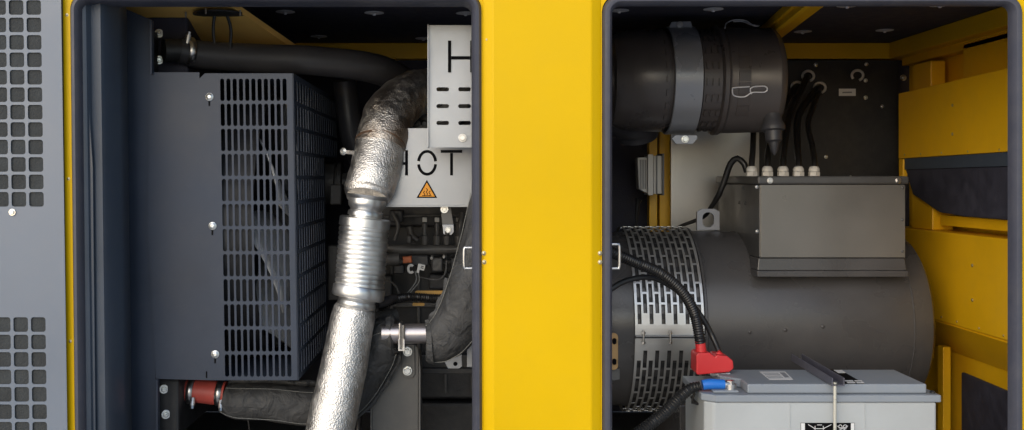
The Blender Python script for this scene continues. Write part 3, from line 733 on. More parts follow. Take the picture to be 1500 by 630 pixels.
# ================================================================== QUILTED INSULATED PIPE
Q = thing('insulated_pipe', 'black quilted pipe wrap with pale stitching curving up beside the centre post', 'insulated pipe', P(640, 540, 2.5))
path = [(626, 503, 2.40, 27), (644, 500, 2.40, 31), (662, 486, 2.39, 34), (678, 462, 2.38, 36), (690, 430, 2.37, 36), (700, 390, 2.37, 34), (712, 340, 2.38, 33), (722, 290, 2.4, 32)]
bm = B(); fr = ptube(bm, path, seg=40, step=.007, wob=.018, wfreq=45); obj('wrap', bm, WRAP, Q, smooth=True)
def stitch(fr, ang, name, parent, i0=0, i1=None, r=.0009, k=1.03):
    pts = []
    for (p, n, b, rr) in fr[i0:i1][::2]:
        pts.append((p + (n * math.cos(R(ang)) + b * math.sin(R(ang))) * rr * k, r))
    bm = B(); tube(bm, pts, seg=5, step=.006); return obj(name, bm, THREAD, parent, smooth=True)
def flap(fr, ang, parent, i0=0, i1=None, w=.016):
    """the sewn flange that stands off the wrap along its seam"""
    bm = B(); prev = None; rnd = random.Random(5)
    for (p, n, b, rr) in fr[i0:i1]:
        d = (n * math.cos(R(ang)) + b * math.sin(R(ang))); ww = w * (1 + .25 * math.sin(p.x * 90 + p.z * 70))
        cur = (bm.verts.new(p + d * rr * .97), bm.verts.new(p + d * (rr + ww)))
        if prev: bm.faces.new((prev[0], prev[1], cur[1], cur[0]))
        prev = cur
    return obj('seam_flap', bm, WRAP, parent, smooth=True, solid=.004, off=0)
stitch(fr, 62, 'stitching', Q); stitch(fr, -75, 'stitching', Q, k=1.04)
fp = flap(fr, -85, Q, 0, len(fr) // 2, .010)
bm = B(); ptube(bm, [(625, 503, 2.398, 24), (627, 503, 2.398, 28), (634, 502.5, 2.398, 31)], seg=32, step=.003, wob=.02); obj('cuff', bm, WRAP, Q, smooth=True)
TB = thing('steel_tube', 'short bare steel tube joining two quilted pipe wraps, held by a U bolt', 'tube', P(600, 503, 2.4))
bm = B(); ptube(bm, [(560, 489, 2.42, 14.5), (640, 488.5, 2.42, 14.5)], seg=32); obj('tube_wall', bm, PIPEB, TB, smooth=True)
bm = B(); cpt = []
for t in range(-20, 201, 15):
    cpt.append((P(586.5 + 1.5 * math.cos(R(t)), 488, 2.42) + Vector((0, -math.sin(R(t)) * .027 * 1.0, 0)) + Vector((0, 0, math.cos(R(t)) * .026)), .0032))
tube(bm, cpt, seg=8, step=.004); 
ptube(bm, [(586, 473, 2.385, 2.2), (586, 512, 2.385, 2.2)], seg=8); ptube(bm, [(591, 476, 2.39, 2.2), (590.5, 512, 2.39, 2.2)], seg=8)
obj('u_bolt', bm, STEEL, TB, smooth=True)
bm = B(); pprism(bm, [(583.5, 497), (585, 497), (585.5, 512), (590.5, 512), (591, 497), (592.5, 497), (592.5, 514), (583.5, 514)], 2.378, .01); obj('saddle', bm, STEEL, TB)
Q2 = thing('insulated_pipe', 'black quilted pipe wrap passing behind the foil lagged exhaust toward the red hose', 'insulated pipe', P(400, 620, 2.5))
path = [(330, 583, 2.42, 22), (350, 587, 2.42, 27), (400, 589, 2.43, 28), (450, 594, 2.45, 29), (495, 590, 2.47, 31), (525, 560, 2.48, 33), (548, 520, 2.47, 34), (562, 497, 2.45, 31), (577, 490, 2.44, 27)]
bm = B(); fr = ptube(bm, path, seg=40, step=.007, wob=.02, wfreq=45); obj('wrap', bm, WRAP, Q2, smooth=True)
stitch(fr, 48, 'stitching', Q2); stitch(fr, -52, 'stitching', Q2)
flap(fr, -88, Q2, 0, len(fr) // 2, .012); flap(fr, 70, Q2, int(len(fr) * .55), len(fr) - 4, .008)
bm = B(); ptube(bm, [(568, 490.5, 2.44, 27), (574, 490, 2.44, 28.5), (578, 490, 2.44, 24)], seg=32, step=.003, wob=.03); obj('cuff', bm, WRAP, Q2, smooth=True)
bm = B(); fr2 = ptube(bm, [(545, 470, 2.56, 10), (562, 466, 2.55, 13), (582, 462, 2.56, 9)], seg=20, wob=.04); obj('wrap_tail', bm, WRAP, Q2, smooth=True)
RH = thing('red_hose', 'short red silicone hose with a steel clamp at each end, below the slotted cowl', 'hose', P(298, 592, 2.4))
bm = B(); ptube(bm, [(266, 572, 2.42, 17), (290, 573, 2.42, 17), (312, 575, 2.42, 17.5), (330, 577, 2.42, 18)], seg=32); obj('hose_body', bm, REDH, RH, smooth=True)
for x, y in ((281, 572.7), (322.5, 576)):
    bm = B(); ptube(bm, [(x - 4.5, y - .4, 2.42, 18.6), (x + 4.5, y + .4, 2.42, 18.8)], seg=32, caps=False); c_ = obj('clamp', bm, STEEL, RH, smooth=True, solid=.0013)
    bm = B(); p = P(x + 1, y + 16, 2.392); lathe(bm, [(-.009, .0065), (.009, .0065)], p, (0, -.4, -1), seg=12); lathe(bm, [(.009, .0045), (.016, .0045)], p, (0, -.4, -1), seg=6); obj('clamp_screw', bm, STEEL, c_)

# ================================================================== SUPPORT BRACKET
SB = thing('engine_mount_bracket', 'dark grey steel upright bracket with three bright bolts under the steel tube', 'bracket', P(580, 800, 2.5))
bm = B(); pprism(bm, [(552, 505), (600, 503), (609, 506), (613, 512), (612, 800), (545, 800), (545, 556)], 2.50, .006)
pprism(bm, [(613.5, 512), (616, 540), (616, 800), (612.5, 800)], 2.47, .09)
pprism(bm, [(542.5, 556), (545, 553), (545, 800), (542, 800)], 2.49, .07)
obj('upright_plate', bm, BRACK, SB, bevel=.001)
bm = B(); pprism(bm, [(588, 505), (607, 505), (608, 548), (604, 554), (594, 554), (589, 549)], 2.494, .005); obj('slot_plate', bm, BRACK, SB, bevel=.001)
for x, y in ((563, 543), (597, 515), (597, 543)): bolt(SB, P(x, y, 2.493), .0088, m=BOLT, washer=1.35)
ML = thing('mounting_lug', 'pale steel lug with a round hole at the foot of the centre post', 'bracket', P(680, 540, 2.3))
bm = B(); pprism(bm, [(651, 530), (655, 516), (676, 506), (677, 537), (673, 540), (656, 540)], 2.46, .004); obj('lug', bm, ZINC, ML, bevel=.001)
bm = B(); lathe(bm, [(0, .005), (.0015, .005)], P(667, 533, 2.459), (0, -1, 0), seg=16); obj('hole', bm, INK, ML)
bm = B(); pprism(bm, [(684, 500), (720, 490), (720, 538), (684, 538)], 2.45, .004); obj('back_plate', bm, ZINC, ML, bevel=.001)
bm = B(); ptube(bm, [(528, 596, 2.6, 4), (524, 640, 2.58, 4.5), (520, 720, 2.57, 4.5)], seg=12); obj('drain_hose', bm, RUB, None, smooth=True, label='thin black hose dropping between the exhaust and the upright bracket', cat='hose')
bm = B(); ptube(bm, [(362, 612, 2.7, 1.4), (365, 630, 2.7, 1.4), (368, 700, 2.7, 1.4)], seg=8)
obj('small_line', bm, ENG2, None, smooth=True, label='hair-thin dark wire hanging straight down below the red hose end of the quilted wrap', cat='wire')
bm = B(); ptube(bm, [(500, 640, 2.65, 3), (516, 600, 2.65, 3), (519, 560, 2.66, 3)], seg=8)
obj('small_line', bm, ENG2, None, smooth=True, label='thin dark fuel line in the shadow under the quilted wrap', cat='pipe')

# ================================================================== AIR CLEANER
A = thing('air_cleaner', 'large black cylindrical air filter housing with grey mounting strap and wire clips', 'air filter', P(1020, 200, 2.75))
ac = Vector((0, 2.75, .260))
def fx(px, Y=2.61): return (px - VX) / F * Y
bm = B(); lathe(bm, [(fx(893), .060), (fx(905), .075), (fx(906), .118), (fx(916), .129), (fx(928), .133), (fx(930), .1355), (fx(980), .1375), (fx(983), .1375), (fx(984), .131), (fx(1032), .131), (fx(1033), .1345), (fx(1066), .1345), (fx(1067), .128), (fx(1074), .128)], ac, seg=80); obj('housing', bm, PLAS, A, smooth=True)
bm = B(); lathe(bm, [(fx(1060), .134), (fx(1063), .1465), (fx(1069), .1465), (fx(1072), .140), (fx(1074), .1395)], ac, seg=80); obj('cover_flange', bm, PLAS, A, smooth=True)
bm = B(); lathe(bm, [(fx(1073), .1385), (fx(1076), .1415), (fx(1144), .1385), (fx(1146), .141), (fx(1151), .139), (fx(1156), .130), (fx(1157.5), .10), (fx(1158), .001)], ac, seg=80); obj('end_cover', bm, PLAS, A, smooth=True)
# raised ribs
for xa, xb in ((1036, 1042), (1045, 1051), (1054, 1060)):
    for k in range(20):
        a0 = 18 * k + 3; bm = B()
        lathe(bm, [(fx(xa), .1345), (fx(xa) + .0005, .1392), (fx(xb) - .0005, .1392), (fx(xb), .1345)], ac, seg=3, a0=a0, a1=a0 + 7.5)
        if math.cos(R(a0 + 4)) > -.1: obj('rib', bm, PLAS, A)
        else: bm.free()
for k in (0, 1, 2, 3, 4, 5):
    a0 = -32 + k * 13; bm = B()
    lathe(bm, [(fx(1082), .139), (fx(1083), .1432), (fx(1100), .1425), (fx(1101), .139)], ac, seg=3, a0=a0, a1=a0 + 11.5); obj('rib', bm, PLAS, A)
for xa in (986,):
    for k in range(7):
        a0 = -45 + k * 15; bm = B(); lathe(bm, [(fx(xa - 9), .1372), (fx(xa - 8.5), .140), (fx(xa - 2.5), .140), (fx(xa - 2), .137)], ac, seg=3, a0=a0, a1=a0 + 7)
        obj('rib', bm, PLAS, A)
# strap
bm = B(); lathe(bm, [(fx(989), .140), (fx(990), .1445), (fx(1030), .1445), (fx(1031), .140)], ac, seg=80, closed=False)
strap = obj('strap', bm, BANDG, A, smooth=True)
pb = P(1004, 203, 2.70); pt = P(998, 36, 2.70)
bm = B(); pprism(bm, [(984, 203), (989, 198), (1021, 198), (1022, 203), (1015, 211), (990, 211)], 2.685, .006); obj('strap_tab', bm, BANDG, strap, bevel=.001)
bm = B(); pprism(bm, [(979, 42), (984, 32), (1012, 31), (1015, 42)], 2.70, .006); obj('strap_tab', bm, BANDG, strap, bevel=.001)
bolt(A, P(1003.5, 204, 2.684), .0082, m=BOLT, washer=1.25); bolt(A, P(996, 36, 2.698), .0066, m=STEEL, washer=1.3)
# wire clips
def on_cyl(px, deg, r=.1425):
    x = fx(px, 2.75 - r * math.cos(R(deg))) ; return Vector((x, ac.y - r * math.cos(R(deg)), ac.z + r * math.sin(R(deg))))
def clip(pts):
    bm = B(); tube(bm, [(on_cyl(x, d, rr_), .0018) for x, d, rr_ in pts], seg=8, step=.004); obj('wire_clip', bm, PINM, A, smooth=True)
q = .1445
clip([(1098, -11.5, q), (1076, -12.5, q), (1073, -14, q), (1075, -20.5, q), (1090, -22, q), (1102, -17.5, q), (1120, -17, q), (1124, -14, q), (1120, -11, q), (1102, -12, q), (1099, -15.5, q), (1101, -19, q)])
clip([(1062, 64, .146), (1064, 76, .153), (1076, 82, .161), (1092, 80, .159), (1104, 70, .149), (1112, 76, .147), (1100, 74, .150), (1088, 84, .157), (1074, 84, .157)])
# dust valve
bm = B(); o_ = P(1132, 178, 2.66); lathe(bm, [(-.02, .022), (.0, .024), (.012, .031), (.022, .030), (.026, .022), (.050, .021), (.055, .014), (.078, .009), (.088, .002)], o_, (0.02, -.12, -1), seg=24); obj('dust_valve', bm, RUB, A, smooth=True)
# intake elbow on the left
bm = B(); ptube(bm, [(880, 140, 2.80, 40), (908, 155, 2.84, 42), (930, 180, 2.88, 36), (934, 200, 2.9, 30)], seg=32); obj('outlet_elbow', bm, RUB, A, smooth=True)
bm = B(); lathe(bm, [(fx(889), .042), (fx(890), .046), (fx(894), .046), (fx(895), .042)], ac, seg=40); obj('inlet_clamp', bm, STEEL, A, smooth=True)

# ================================================================== ALTERNATOR
AL = thing('alternator', 'big dark grey round alternator body filling the right bay behind the battery', 'alternator', Vector((.9, 2.9, -.76)))
al = Vector((0, 2.9, -.397)); ra = .245
bm = B(); lathe(bm, [(.20, .20), (.30, .235), (.41, .243), (.60, .243), (.61, ra), (1.08, ra), (1.10, ra - .001), (1.175, ra - .004), (1.205, ra - .012), (1.218, ra - .03), (1.222, .16), (1.222, .01)], al, seg=96)
obj('stator_body', bm, ALT, AL, smooth=True)
bm = B(); lathe(bm, [(.26, .24), (.285, .262), (.31, .262), (.315, .24)], al, seg=64); obj('bell_housing', bm, PLAS, AL, smooth=True)
# perforated cover: two halves round the front
def am(x, a): return al + Vector((x, -.2585 * math.cos(R(a)), .2585 * math.sin(R(a))))
xa, xb = .4235, .602; NC = 11; cw_ = (xb - xa - .008) / NC; DA = 12.4
rng = B(); cu = B()
def half(lo, hi, name):
    cells = []; bm = B()
    for i in range(NC):
        u0 = xa + .004 + i * cw_; u1 = u0 + cw_; off = 0 if i % 2 == 0 else DA / 2
        v = lo
        if off: cells.append((u0, u1, lo, lo + off, None)); v = lo + off
        while v + DA <= hi + 1e-6:
            cells.append((u0, u1, v, v + DA, (cw_ * .33, DA * .45, cw_ * .3))); v += DA
        if hi - v > .01: cells.append((u0, u1, v, hi, None, 2))
    perf(bm, am, cells, n=3)
    N_ = 24
    for u0, u1 in ((xa, xa + .004), (xb - .004, xb)): perf(bm, am, [(u0, u1, lo, hi, None, N_)])
    if lo > -60 and lo < 20: perf(bm, am, [(xa, xb, lo - 5.5, lo, None, 3)])
    if hi < 0: perf(bm, am, [(xa, xb, hi, hi + 4.0, None, 3)])
    return obj(name, bm, COVZ, AL, solid=.0015, off=-1)
c1 = half(3.5, 150, 'vent_cover'); c2 = half(-116, -8.0, 'vent_cover')
# seam between the halves with flanges and screws
bm = B(); 
for a in (-2.4, -3.7):
    p = am(xa, a); box(bm, xa, xb, p.y - .012, p.y + .004, p.z - .0012, p.z + .0012)
obj('clamp_flange', bm, ZINC, AL)
for px in (942, 981):
    p = am(fx(px, 2.64), -3.0); bm = B()
    lathe(bm, [(-.018, .0028), (.018, .0028)], p + Vector((0, -.012, 0)), (0, 0, 1), seg=10)
    lathe(bm, [(-.016, .0052), (-.011, .0052)], p + Vector((0, -.012, 0)), (0, 0, 1), seg=6)
    lathe(bm, [(.009, .0052), (.014, .0052)], p + Vector((0, -.012, 0)), (0, 0, 1), seg=6)
    obj('clamp_screw', bm, STEEL, AL)
# rotor/fins behind the cover
bm = B()
for k in range(36):
    a = 10 * k; lathe(bm, [(.43, .2435), (.43, .250), (.595, .250), (.595, .2435)], al, seg=1, a0=a, a1=a + 3.2)
obj('stator_fins', bm, DARK, AL)
bm = B(); lathe(bm, [(1.150, ra - .0035), (1.1515, ra - .0018), (1.154, ra - .0018), (1.1555, ra - .0035)], al, seg=96, closed=False); obj('weld_bead', bm, ALT, AL, smooth=True)
# small plugs on the body
for px, py in ((1098, 486), (1150, 483), (1205, 478)):
    dz = 0; a = math.degrees(math.asin(((VY - py) / F * 2.66 + .397) / ra)); p = al + Vector((fx(px, 2.655), -ra * math.cos(R(a)), ra * math.sin(R(a))))
    dome(AL, p, .006, (0, -1, 0), m=ALT, name='plug')
# lifting eye
bm = B(); perf(bm, lambda u, v: P(u, v, 2.90), [(1021, 1054, 306, 337, (8.5, 11, 8), (1037.5, 322))], n=7)
# chamfer the top corners by moving those vertices
for v in bm.verts:
    q = v.co; px = q.x / q.y * F + VX; py = VY - q.z / q.y * F
    if py < 306.5:
        if px < 1030: v.co = P(max(px, 1028), 306, 2.90)
        if px > 1045: v.co = P(min(px, 1047), 306, 2.90)
bmesh.ops.remove_doubles(bm, verts=bm.verts, dist=1e-5)
ey = obj('lifting_eye', bm, BANDG, AL, solid=.012, off=1)
# tan plate at the far left edge of the bay
bm = B(); pprism(bm, rrect(895, 515, 10.5, 27, 6, 5), 2.50, .006); pl = obj('foot_plate', bm, TAN, AL, bevel=.001)
bm = B(); pprism(bm, rrect(900, 500, 3, 4.5, 2.8, 5), 2.497, .002); obj('hole', bm, INK, pl); bm = B(); pprism(bm, rrect(900, 530, 3, 4.5, 2.8, 5), 2.497, .002); obj('hole', bm, INK, pl)
bm = B(); pprism(bm, [(884, 540), (908, 540), (908, 556), (884, 560)], 2.51, .02); obj('foot_block', bm, BRACK, AL, bevel=.001)
# rubber lip at the right of the perforated cover
bm = B(); lathe(bm, [(.604, .2445), (.606, .2555), (.612, .2555), (.616, .2445)], al, seg=96); obj('edge_trim', bm, ALT, AL, smooth=True)
# feet of the alternator
bm = B(); box(bm, .55, .70, 2.70, 3.1, -.76, -.60); obj('foot', bm, ALT, AL, bevel=.004); bm = B(); box(bm, 1.0, 1.15, 2.70, 3.1, -.76, -.60); obj('foot', bm, ALT, AL, bevel=.004)

# terminal box
TX = thing('terminal_box', 'square grey terminal box on the alternator with five white glands on its lid', 'terminal box', P(1220, 400, 2.8))
Yt0 = 2.645; xl, xr = fx(1112, Yt0), fx(1326, Yt0)
zt = (VY - 270) / F * Yt0; zb = (VY - 378) / F * Yt0
bm = B(); box(bm, xl, xr, Yt0 + .001, 3.08, zb, zt); obj('box_body', bm, BOXS, TX, bevel=.003)
bm = B(); box(bm, xl + .003, xr - .001, Yt0 - .0025, Yt0 + .0005, zb + .0015, zt - .001); obj('front_plate', bm, BOXF, TX, bevel=.001)
bm = B(); box(bm, xl - .006, xr + .006, Yt0 - .010, 3.09, zt + .0005, (VY - 258) / F * Yt0); obj('lid', bm, BOXS, TX, bevel=.004)
bm = B(); vs = [Vector((xl + .001, Yt0, zb - .0005)), Vector((xr - .001, Yt0, zb - .0005)), Vector((xr + .006, Yt0 + .004, zb - .034)), Vector((xr + .006, Yt0 - .006, zb - .034)), Vector((xr + .006, Yt0 - .006, zb - .050)), Vector((xl - .006, Yt0 - .006, zb - .050)), Vector((xl - .006, Yt0 - .006, zb - .034))]
za = zb - .0005
prism(bm, [Vector((xl, Yt0 + .004, za)), Vector((xr, Yt0 + .004, za)), Vector((xr + .004, Yt0 + .001, za - .032)), Vector((xl - .004, Yt0 + .001, za - .032))], .20)
box(bm, xl - .006, xr + .006, Yt0 - .006, Yt0 + .20, za - .048, za - .0322)
obj('saddle', bm, ALT, TX, bevel=.002)
for x, y in ((1128, 264.5), (1316, 264.5)): bolt(TX, P(x, y, Yt0 - .0102), .0062, m=STEEL, washer=1.3)
for x, y in ((1322, 275), (1322, 322), (1322, 368), (1108.5, 274), (1109, 339)):
    dome(TX, P(x, y, Yt0 - .0028), .0042, m=BRACK if x > 1300 else STEEL)
for y, z in ((2.78, -.07), (2.84, -.07), (2.80, -.03)): dome(TX, Vector((xl - .0003, y, z)), .005, (-1, 0, 0), m=BRACK)
dome(TX, Vector((fx(1246, 2.8), 2.8, .003)), .004, (0, 0, 1))
GX = [1101, 1124, 1147, 1169.5, 1192.5]; Yg = 2.80; zl = (VY - 258) / F * Yt0 + .0003
for x in GX:
    bm = B(); c_ = Vector((fx(x, Yg), Yg, zl))
    lathe(bm, [(0, .0155), (.011, .0155), (.012, .0135)], c_, (0, 0, 1), seg=6)
    lathe(bm, [(.0125, .0145), (.019, .0145), (.025, .0115), (.027, .008)], c_, (0, 0, 1), seg=20); obj('cable_gland', bm, WHITE, TX, smooth=True)
# power cables
names = ['leftmost of the five black cables rising from the white glands', 'second black cable from the left rising from the white glands', 'middle one of the five black cables rising from the white glands', 'fourth black cable from the left rising from the white glands', 'rightmost black cable rising from the white glands to the open loop']
ends = [[(1103, 215, 2.85, 4.2), (1104, 170, 2.95, 4.2), (1105, 120, 3.05, 4)],
        [(1126, 220, 2.88, 4.5), (1136, 180, 3.05, 4.5), (1160, 135, 3.2, 4.5), (1166, 128, 3.26, 4.5)],
        [(1149, 215, 2.88, 4.5), (1158, 165, 3.05, 4.5), (1180, 118, 3.2, 4.5), (1183, 112, 3.26, 4.5)],
        [(1168, 215, 2.9, 5), (1170, 170, 3.05, 5), (1192, 136, 3.18, 5), (1199, 128, 3.26, 5)],
        [(1190, 215, 2.9, 4), (1184, 180, 3.0, 4), (1196, 145, 3.14, 4), (1200, 131, 3.25, 4)]]
for x, n_, e in zip(GX, names, ends):
    bm = B(); ptube(bm, [(x, 250, Yg, 4.6), (x + .3, 236, Yg + .01, 4.6)] + e, seg=12)
    obj('power_cable', bm, CABLE, None, smooth=True, label=n_, cat='cable', group='power cables from the terminal box')
bm = B(); ptube(bm, [(1094, 252, 2.86, 4.5), (1090, 240, 2.86, 4.6), (1080, 232, 2.87, 4.6), (1070, 240, 2.88, 4.6), (1062, 262, 2.89, 4.6), (1053, 285, 2.9, 4.2), (1042, 303, 2.93, 3.5), (1030, 318, 2.97, 3), (1000, 330, 3.0, 2.5), (985, 338, 3.02, 2.5)], seg=12)
obj('looped_cable', bm, CABLE, None, smooth=True, label='black cable arching over beside the terminal box and down behind the lifting eye', cat='cable')
# control module
CM = thing('control_module', 'small pale grey finned electronic module standing on edge against the yellow stanchion', 'module', P(950, 290, 3.1))
bm = B(); pprism(bm, [(934, 231), (949, 230), (949, 284), (936, 277)], 3.08, .05); obj('connector_block', bm, WHITE, CM, bevel=.002)
bm = B()
for i in range(4): pbox(bm, 937.5 + i * 2.6, 234, 938.6 + i * 2.6, 277, 3.076, .003)
obj('fins', bm, BRACK, CM)
bm = B(); pbox(bm, 949.2, 226, 957, 286, 3.06, .07); obj('backplate', bm, GREYL, CM, bevel=.001)
bm = B(); pbox(bm, 957.3, 228, 971, 284, 3.07, .06); obj('cover', bm, GREYL, CM, bevel=.002)
bm = B(); pbox(bm, 961.5, 227, 963, 285, 3.062, .007); pbox(bm, 970.5, 225, 973, 286, 3.055, .08); obj('fin', bm, BRACK, CM)
bm = B(); ptube(bm, [(936, 292, 3.1, 5), (934, 300, 3.1, 3), (932, 330, 3.1, 2), (930, 360, 3.1, 2)], seg=8); obj('module_lead', bm, CABLE, CM, smooth=True)

# ================================================================== BATTERY
BT = thing('battery', 'large light grey starter battery with blue grey lid, in front of the alternator', 'battery', P(1200, 820, 2.3))
Yb = 2.23
bm = B()
# case (slightly tapered)
zt_ = (VY - 590) / F * Yb; z0 = ZF + .001
def bxz(px, Y=Yb): return (px - VX) / F * Y
pts = [(bxz(1046), Yb + .004), (bxz(1373), Yb + .004), (bxz(1373), Yb + .215), (bxz(1034), Yb + .215), (bxz(1034), Yb + .02)]
f = [bm.verts.new(Vector((x, y, zt_))) for x, y in pts]; k = [bm.verts.new(Vector((x, y, z0))) for x, y in pts]
bm.faces.new(f); bm.faces.new(k[::-1])
for i in range(5): bm.faces.new((f[i], k[i], k[(i + 1) % 5], f[(i + 1) % 5]))
obj('case', bm, BATC, BT, bevel=.004)
def slab(bm, pts, z0_, z1_):
    f = [bm.verts.new(Vector((x, y, z1_))) for x, y in pts]; k = [bm.verts.new(Vector((x, y, z0_))) for x, y in pts]
    n = len(pts); bm.faces.new(f); bm.faces.new(k[::-1])
    for i in range(n): bm.faces.new((f[i], k[i], k[(i + 1) % n], f[(i + 1) % n]))
    return bm
z1 = (VY - 579) / F * Yb
bm = slab(B(), [(bxz(1049), Yb), (bxz(1379), Yb), (bxz(1379), Yb + .22), (bxz(1030), Yb + .22), (bxz(1030), Yb + .022)], zt_ + .0005, z1)
obj('lid', bm, BATL, BT, bevel=.0025)
z2 = (VY - 562) / F * (Yb + .02)
bm = slab(B(), [(bxz(1095, Yb + .015), Yb + .015), (bxz(1357.5, Yb + .015), Yb + .015), (bxz(1357.5, Yb + .015), Yb + .185), (bxz(1072), Yb + .185), (bxz(1072), Yb + .11), (bxz(1095, Yb + .015), Yb + .075)], z1 + .0005, z2)
obj('lid_block', bm, BATL, BT, bevel=.003)
# post turret under the lug
bm = slab(B(), [(bxz(1048), Yb + .02), (bxz(1086), Yb + .02), (bxz(1086), Yb + .06), (bxz(1048), Yb + .06)], z1 + .0005, z1 + .006); obj('terminal_pad', bm, BATL, BT, bevel=.002)
# front case ribs
for px in (1158, 1268): 
    bm = B(); box(bm, bxz(px) - .0008, bxz(px) + .0008, Yb + .0025, Yb + .0045, z0, zt_ - .003); obj('case_rib', bm, BATC, BT)
for i, (x, dy) in enumerate(((1366, .05), (1372, .02))):
    bm = B(); lathe(bm, [(0, .006), (.004, .006), (.006, .003)], Vector((bxz(x), Yb + dy, z1)), (0, 0, 1), seg=10); obj('vent_plug', bm, DARK, BT)
bm = B(); box(bm, bxz(1360), bxz(1376), Yb + .10, Yb + .15, z1 + .0005, z1 + .008); obj('rear_terminal', bm, DARK, BT, bevel=.002)
# labels on the lid
def lidq(p0, p1, Y_a, Y_b, z): # front-left/right px at front, deeper row
    return None
zl2 = z2 + .0002
def lid_pt(px, py, dz=0): # point on the lid block top that appears at this photo pixel
    Y = (z2 + dz) * F / (VY - py); return Vector(((px - VX) / F * Y, Y, z2 + dz))
def lidpatch(bm, pix, dz, th=.0004):
    pts = [lid_pt(x, y, dz) for x, y in pix]
    prism(bm, pts, Vector((0, 0, -th))); return bm
lab = obj('lid_label', lidpatch(B(), [(1112, 544.2), (1150, 544), (1162, 555.8), (1127, 556)], .0008), LABEL, BT)
bm = B()
for i in range(4):
    y = 546.3 + i * 2.2; x = 1118 + i * 2.2; lidpatch(bm, [(x, y), (x + 22, y), (x + 22.7, y + .8), (x + .8, y + .8)], .0013)
lidpatch(bm, [(1142, 545.5), (1149, 545.5), (1157, 553), (1150, 553)], .0013)
obj('print', bm, GINK, lab)
st = obj('lid_sticker', lidpatch(B(), [(1207, 541.5), (1230, 541.3), (1266, 563.5 - 1.8), (1238, 562)], .0009), INK, BT)
bm = B(); lidpatch(bm, [(1221, 541.9), (1233, 541.9), (1239, 546), (1228, 546.2)], .0014); obj('print', bm, LABEL, st)
bm = B()
for (a, c_, y) in ((1237, 1249, 557), (1240, 1252, 559.5), (1251, 1262, 557), (1254, 1265, 559.5)): lidpatch(bm, [(a, y), (c_, y), (c_ + 1.5, y + 1.4), (a + 1.5, y + 1.4)], .0014)
obj('print', bm, LABEL, st)
# front label with pictograms
Yf = Yb + .0035 - .0008
fl = obj('front_label', pprism(B(), [(1173, 619.5), (1252, 619.5), (1252, 660), (1173, 660)], Yf, .0007), INK, BT)
bm = B()
for a, c_ in ((1173.5, 1179), (1246.5, 1251.5)): pprism(bm, [(a, 620), (c_, 620), (c_, 659), (a, 659)], Yf - .0006, .0005)
obj('label_margin', bm, LABEL, fl)
bm = B()
for pts in ([(1184, 622), (1194, 628)], [(1218, 622), (1206, 628)], [(1192, 628), (1208, 628)], [(1194, 624), (1194, 632)], [(1206, 624), (1206, 632)], [(1197, 622.5), (1204, 622.5)], [(1184, 634), (1218, 634)], [(1226, 624), (1242, 632)], [(1226, 632), (1242, 624)], [(1184, 640), (1214, 648)], [(1184, 648), (1214, 640)]):
    ribbon(bm, pts, Yf - .0006, .8, .0005)
for cx, cy, r_ in ((1231, 625, 2.6), (1238, 625, 2.6), (1234.5, 629, 2.6)):
    ribbon(bm, [(cx + r_ * math.cos(R(t)), cy + r_ * math.sin(R(t))) for t in range(0, 361, 30)], Yf - .0006, .8, .0005)
obj('pictogram', bm, LABEL, fl)
# hold-down: channel and rod
HD = thing('battery_clamp', 'dark channel bar across the battery lid held by a thin pale vertical rod', 'clamp', P(1222, 640, 2.2))
zc = z2 + .002
a = Vector((fx(1232, Yb - .012), Yb - .012, zc)); c_ = Vector((fx(1166, 2.52), 2.52, zc + .002))
a = Vector((fx(1228, 2.215), 2.215, z2 + .003)); c_ = Vector((fx(1167, 2.52), 2.52, z2 + .003))
bm = B(); beam(bm, a, c_, .026, .003)
d = (c_ - a).normalized(); sd = d.cross(Vector((0, 0, 1)))
for s in (-1, 1): beam(bm, a + sd * s * .0125 + Vector((0, 0, .0075)), c_ + sd * s * .0125 + Vector((0, 0, .0075)), .0025, .018)
obj('channel', bm, CHAN, HD, bevel=.0008)
bm = B(); tube(bm, [(a + Vector((-.004, -.002, .012)) + d * .012, .0036), (Vector((a.x - .006, 2.219, a.z - .03)), .0036), (Vector((a.x - .006, 2.219, ZF + .02)), .0036)][1:], seg=12)
tube(bm, [(Vector((a.x - .006, 2.219, a.z + .006)), .0036), (Vector((a.x - .006, 2.219, a.z - .031)), .0036)], seg=12)
obj('rod', bm, RODP, HD, smooth=True)
bm = hexbolt(B(), Vector((a.x - .006, 2.222, a.z + .0015)), .0062, (0, 0, 1), washer=1.5); obj('nut', bm, BRACK, HD)
# positive boot
RB = thing('red_terminal_cover', 'red rubber terminal boot on the battery corner with two cables entering it', 'terminal cover', P(1047, 553, 2.36))
Yr = 2.35
bm = B(); pprism(bm, [(1020, 520), (1023, 517), (1040, 517), (1048, 523), (1050, 520), (1066, 522), (1074, 529), (1075, 540), (1069, 545), (1022, 549.5), (1020, 546)], Yr, .06)
obj('boot', bm, RED, RB, bevel=.005)
bm = B(); ptube(bm, [(1025.5, 500, 2.375, 7.2), (1026.5, 510, 2.375, 7.8), (1027, 522, 2.375, 8.5)], seg=20); obj('sleeve', bm, RED, RB, smooth=True)
bm = B(); ptube(bm, [(1050, 516, 2.375, 5), (1056, 523, 2.375, 5.8), (1060, 530, 2.375, 6.5)], seg=20); obj('sleeve', bm, RED, RB, smooth=True)
bm = B(); pprism(bm, [(1040, 546.5), (1070, 546), (1072, 551), (1042, 552)], Yr + .01, .03); obj('post_clamp', bm, STEEL, RB, bevel=.002)
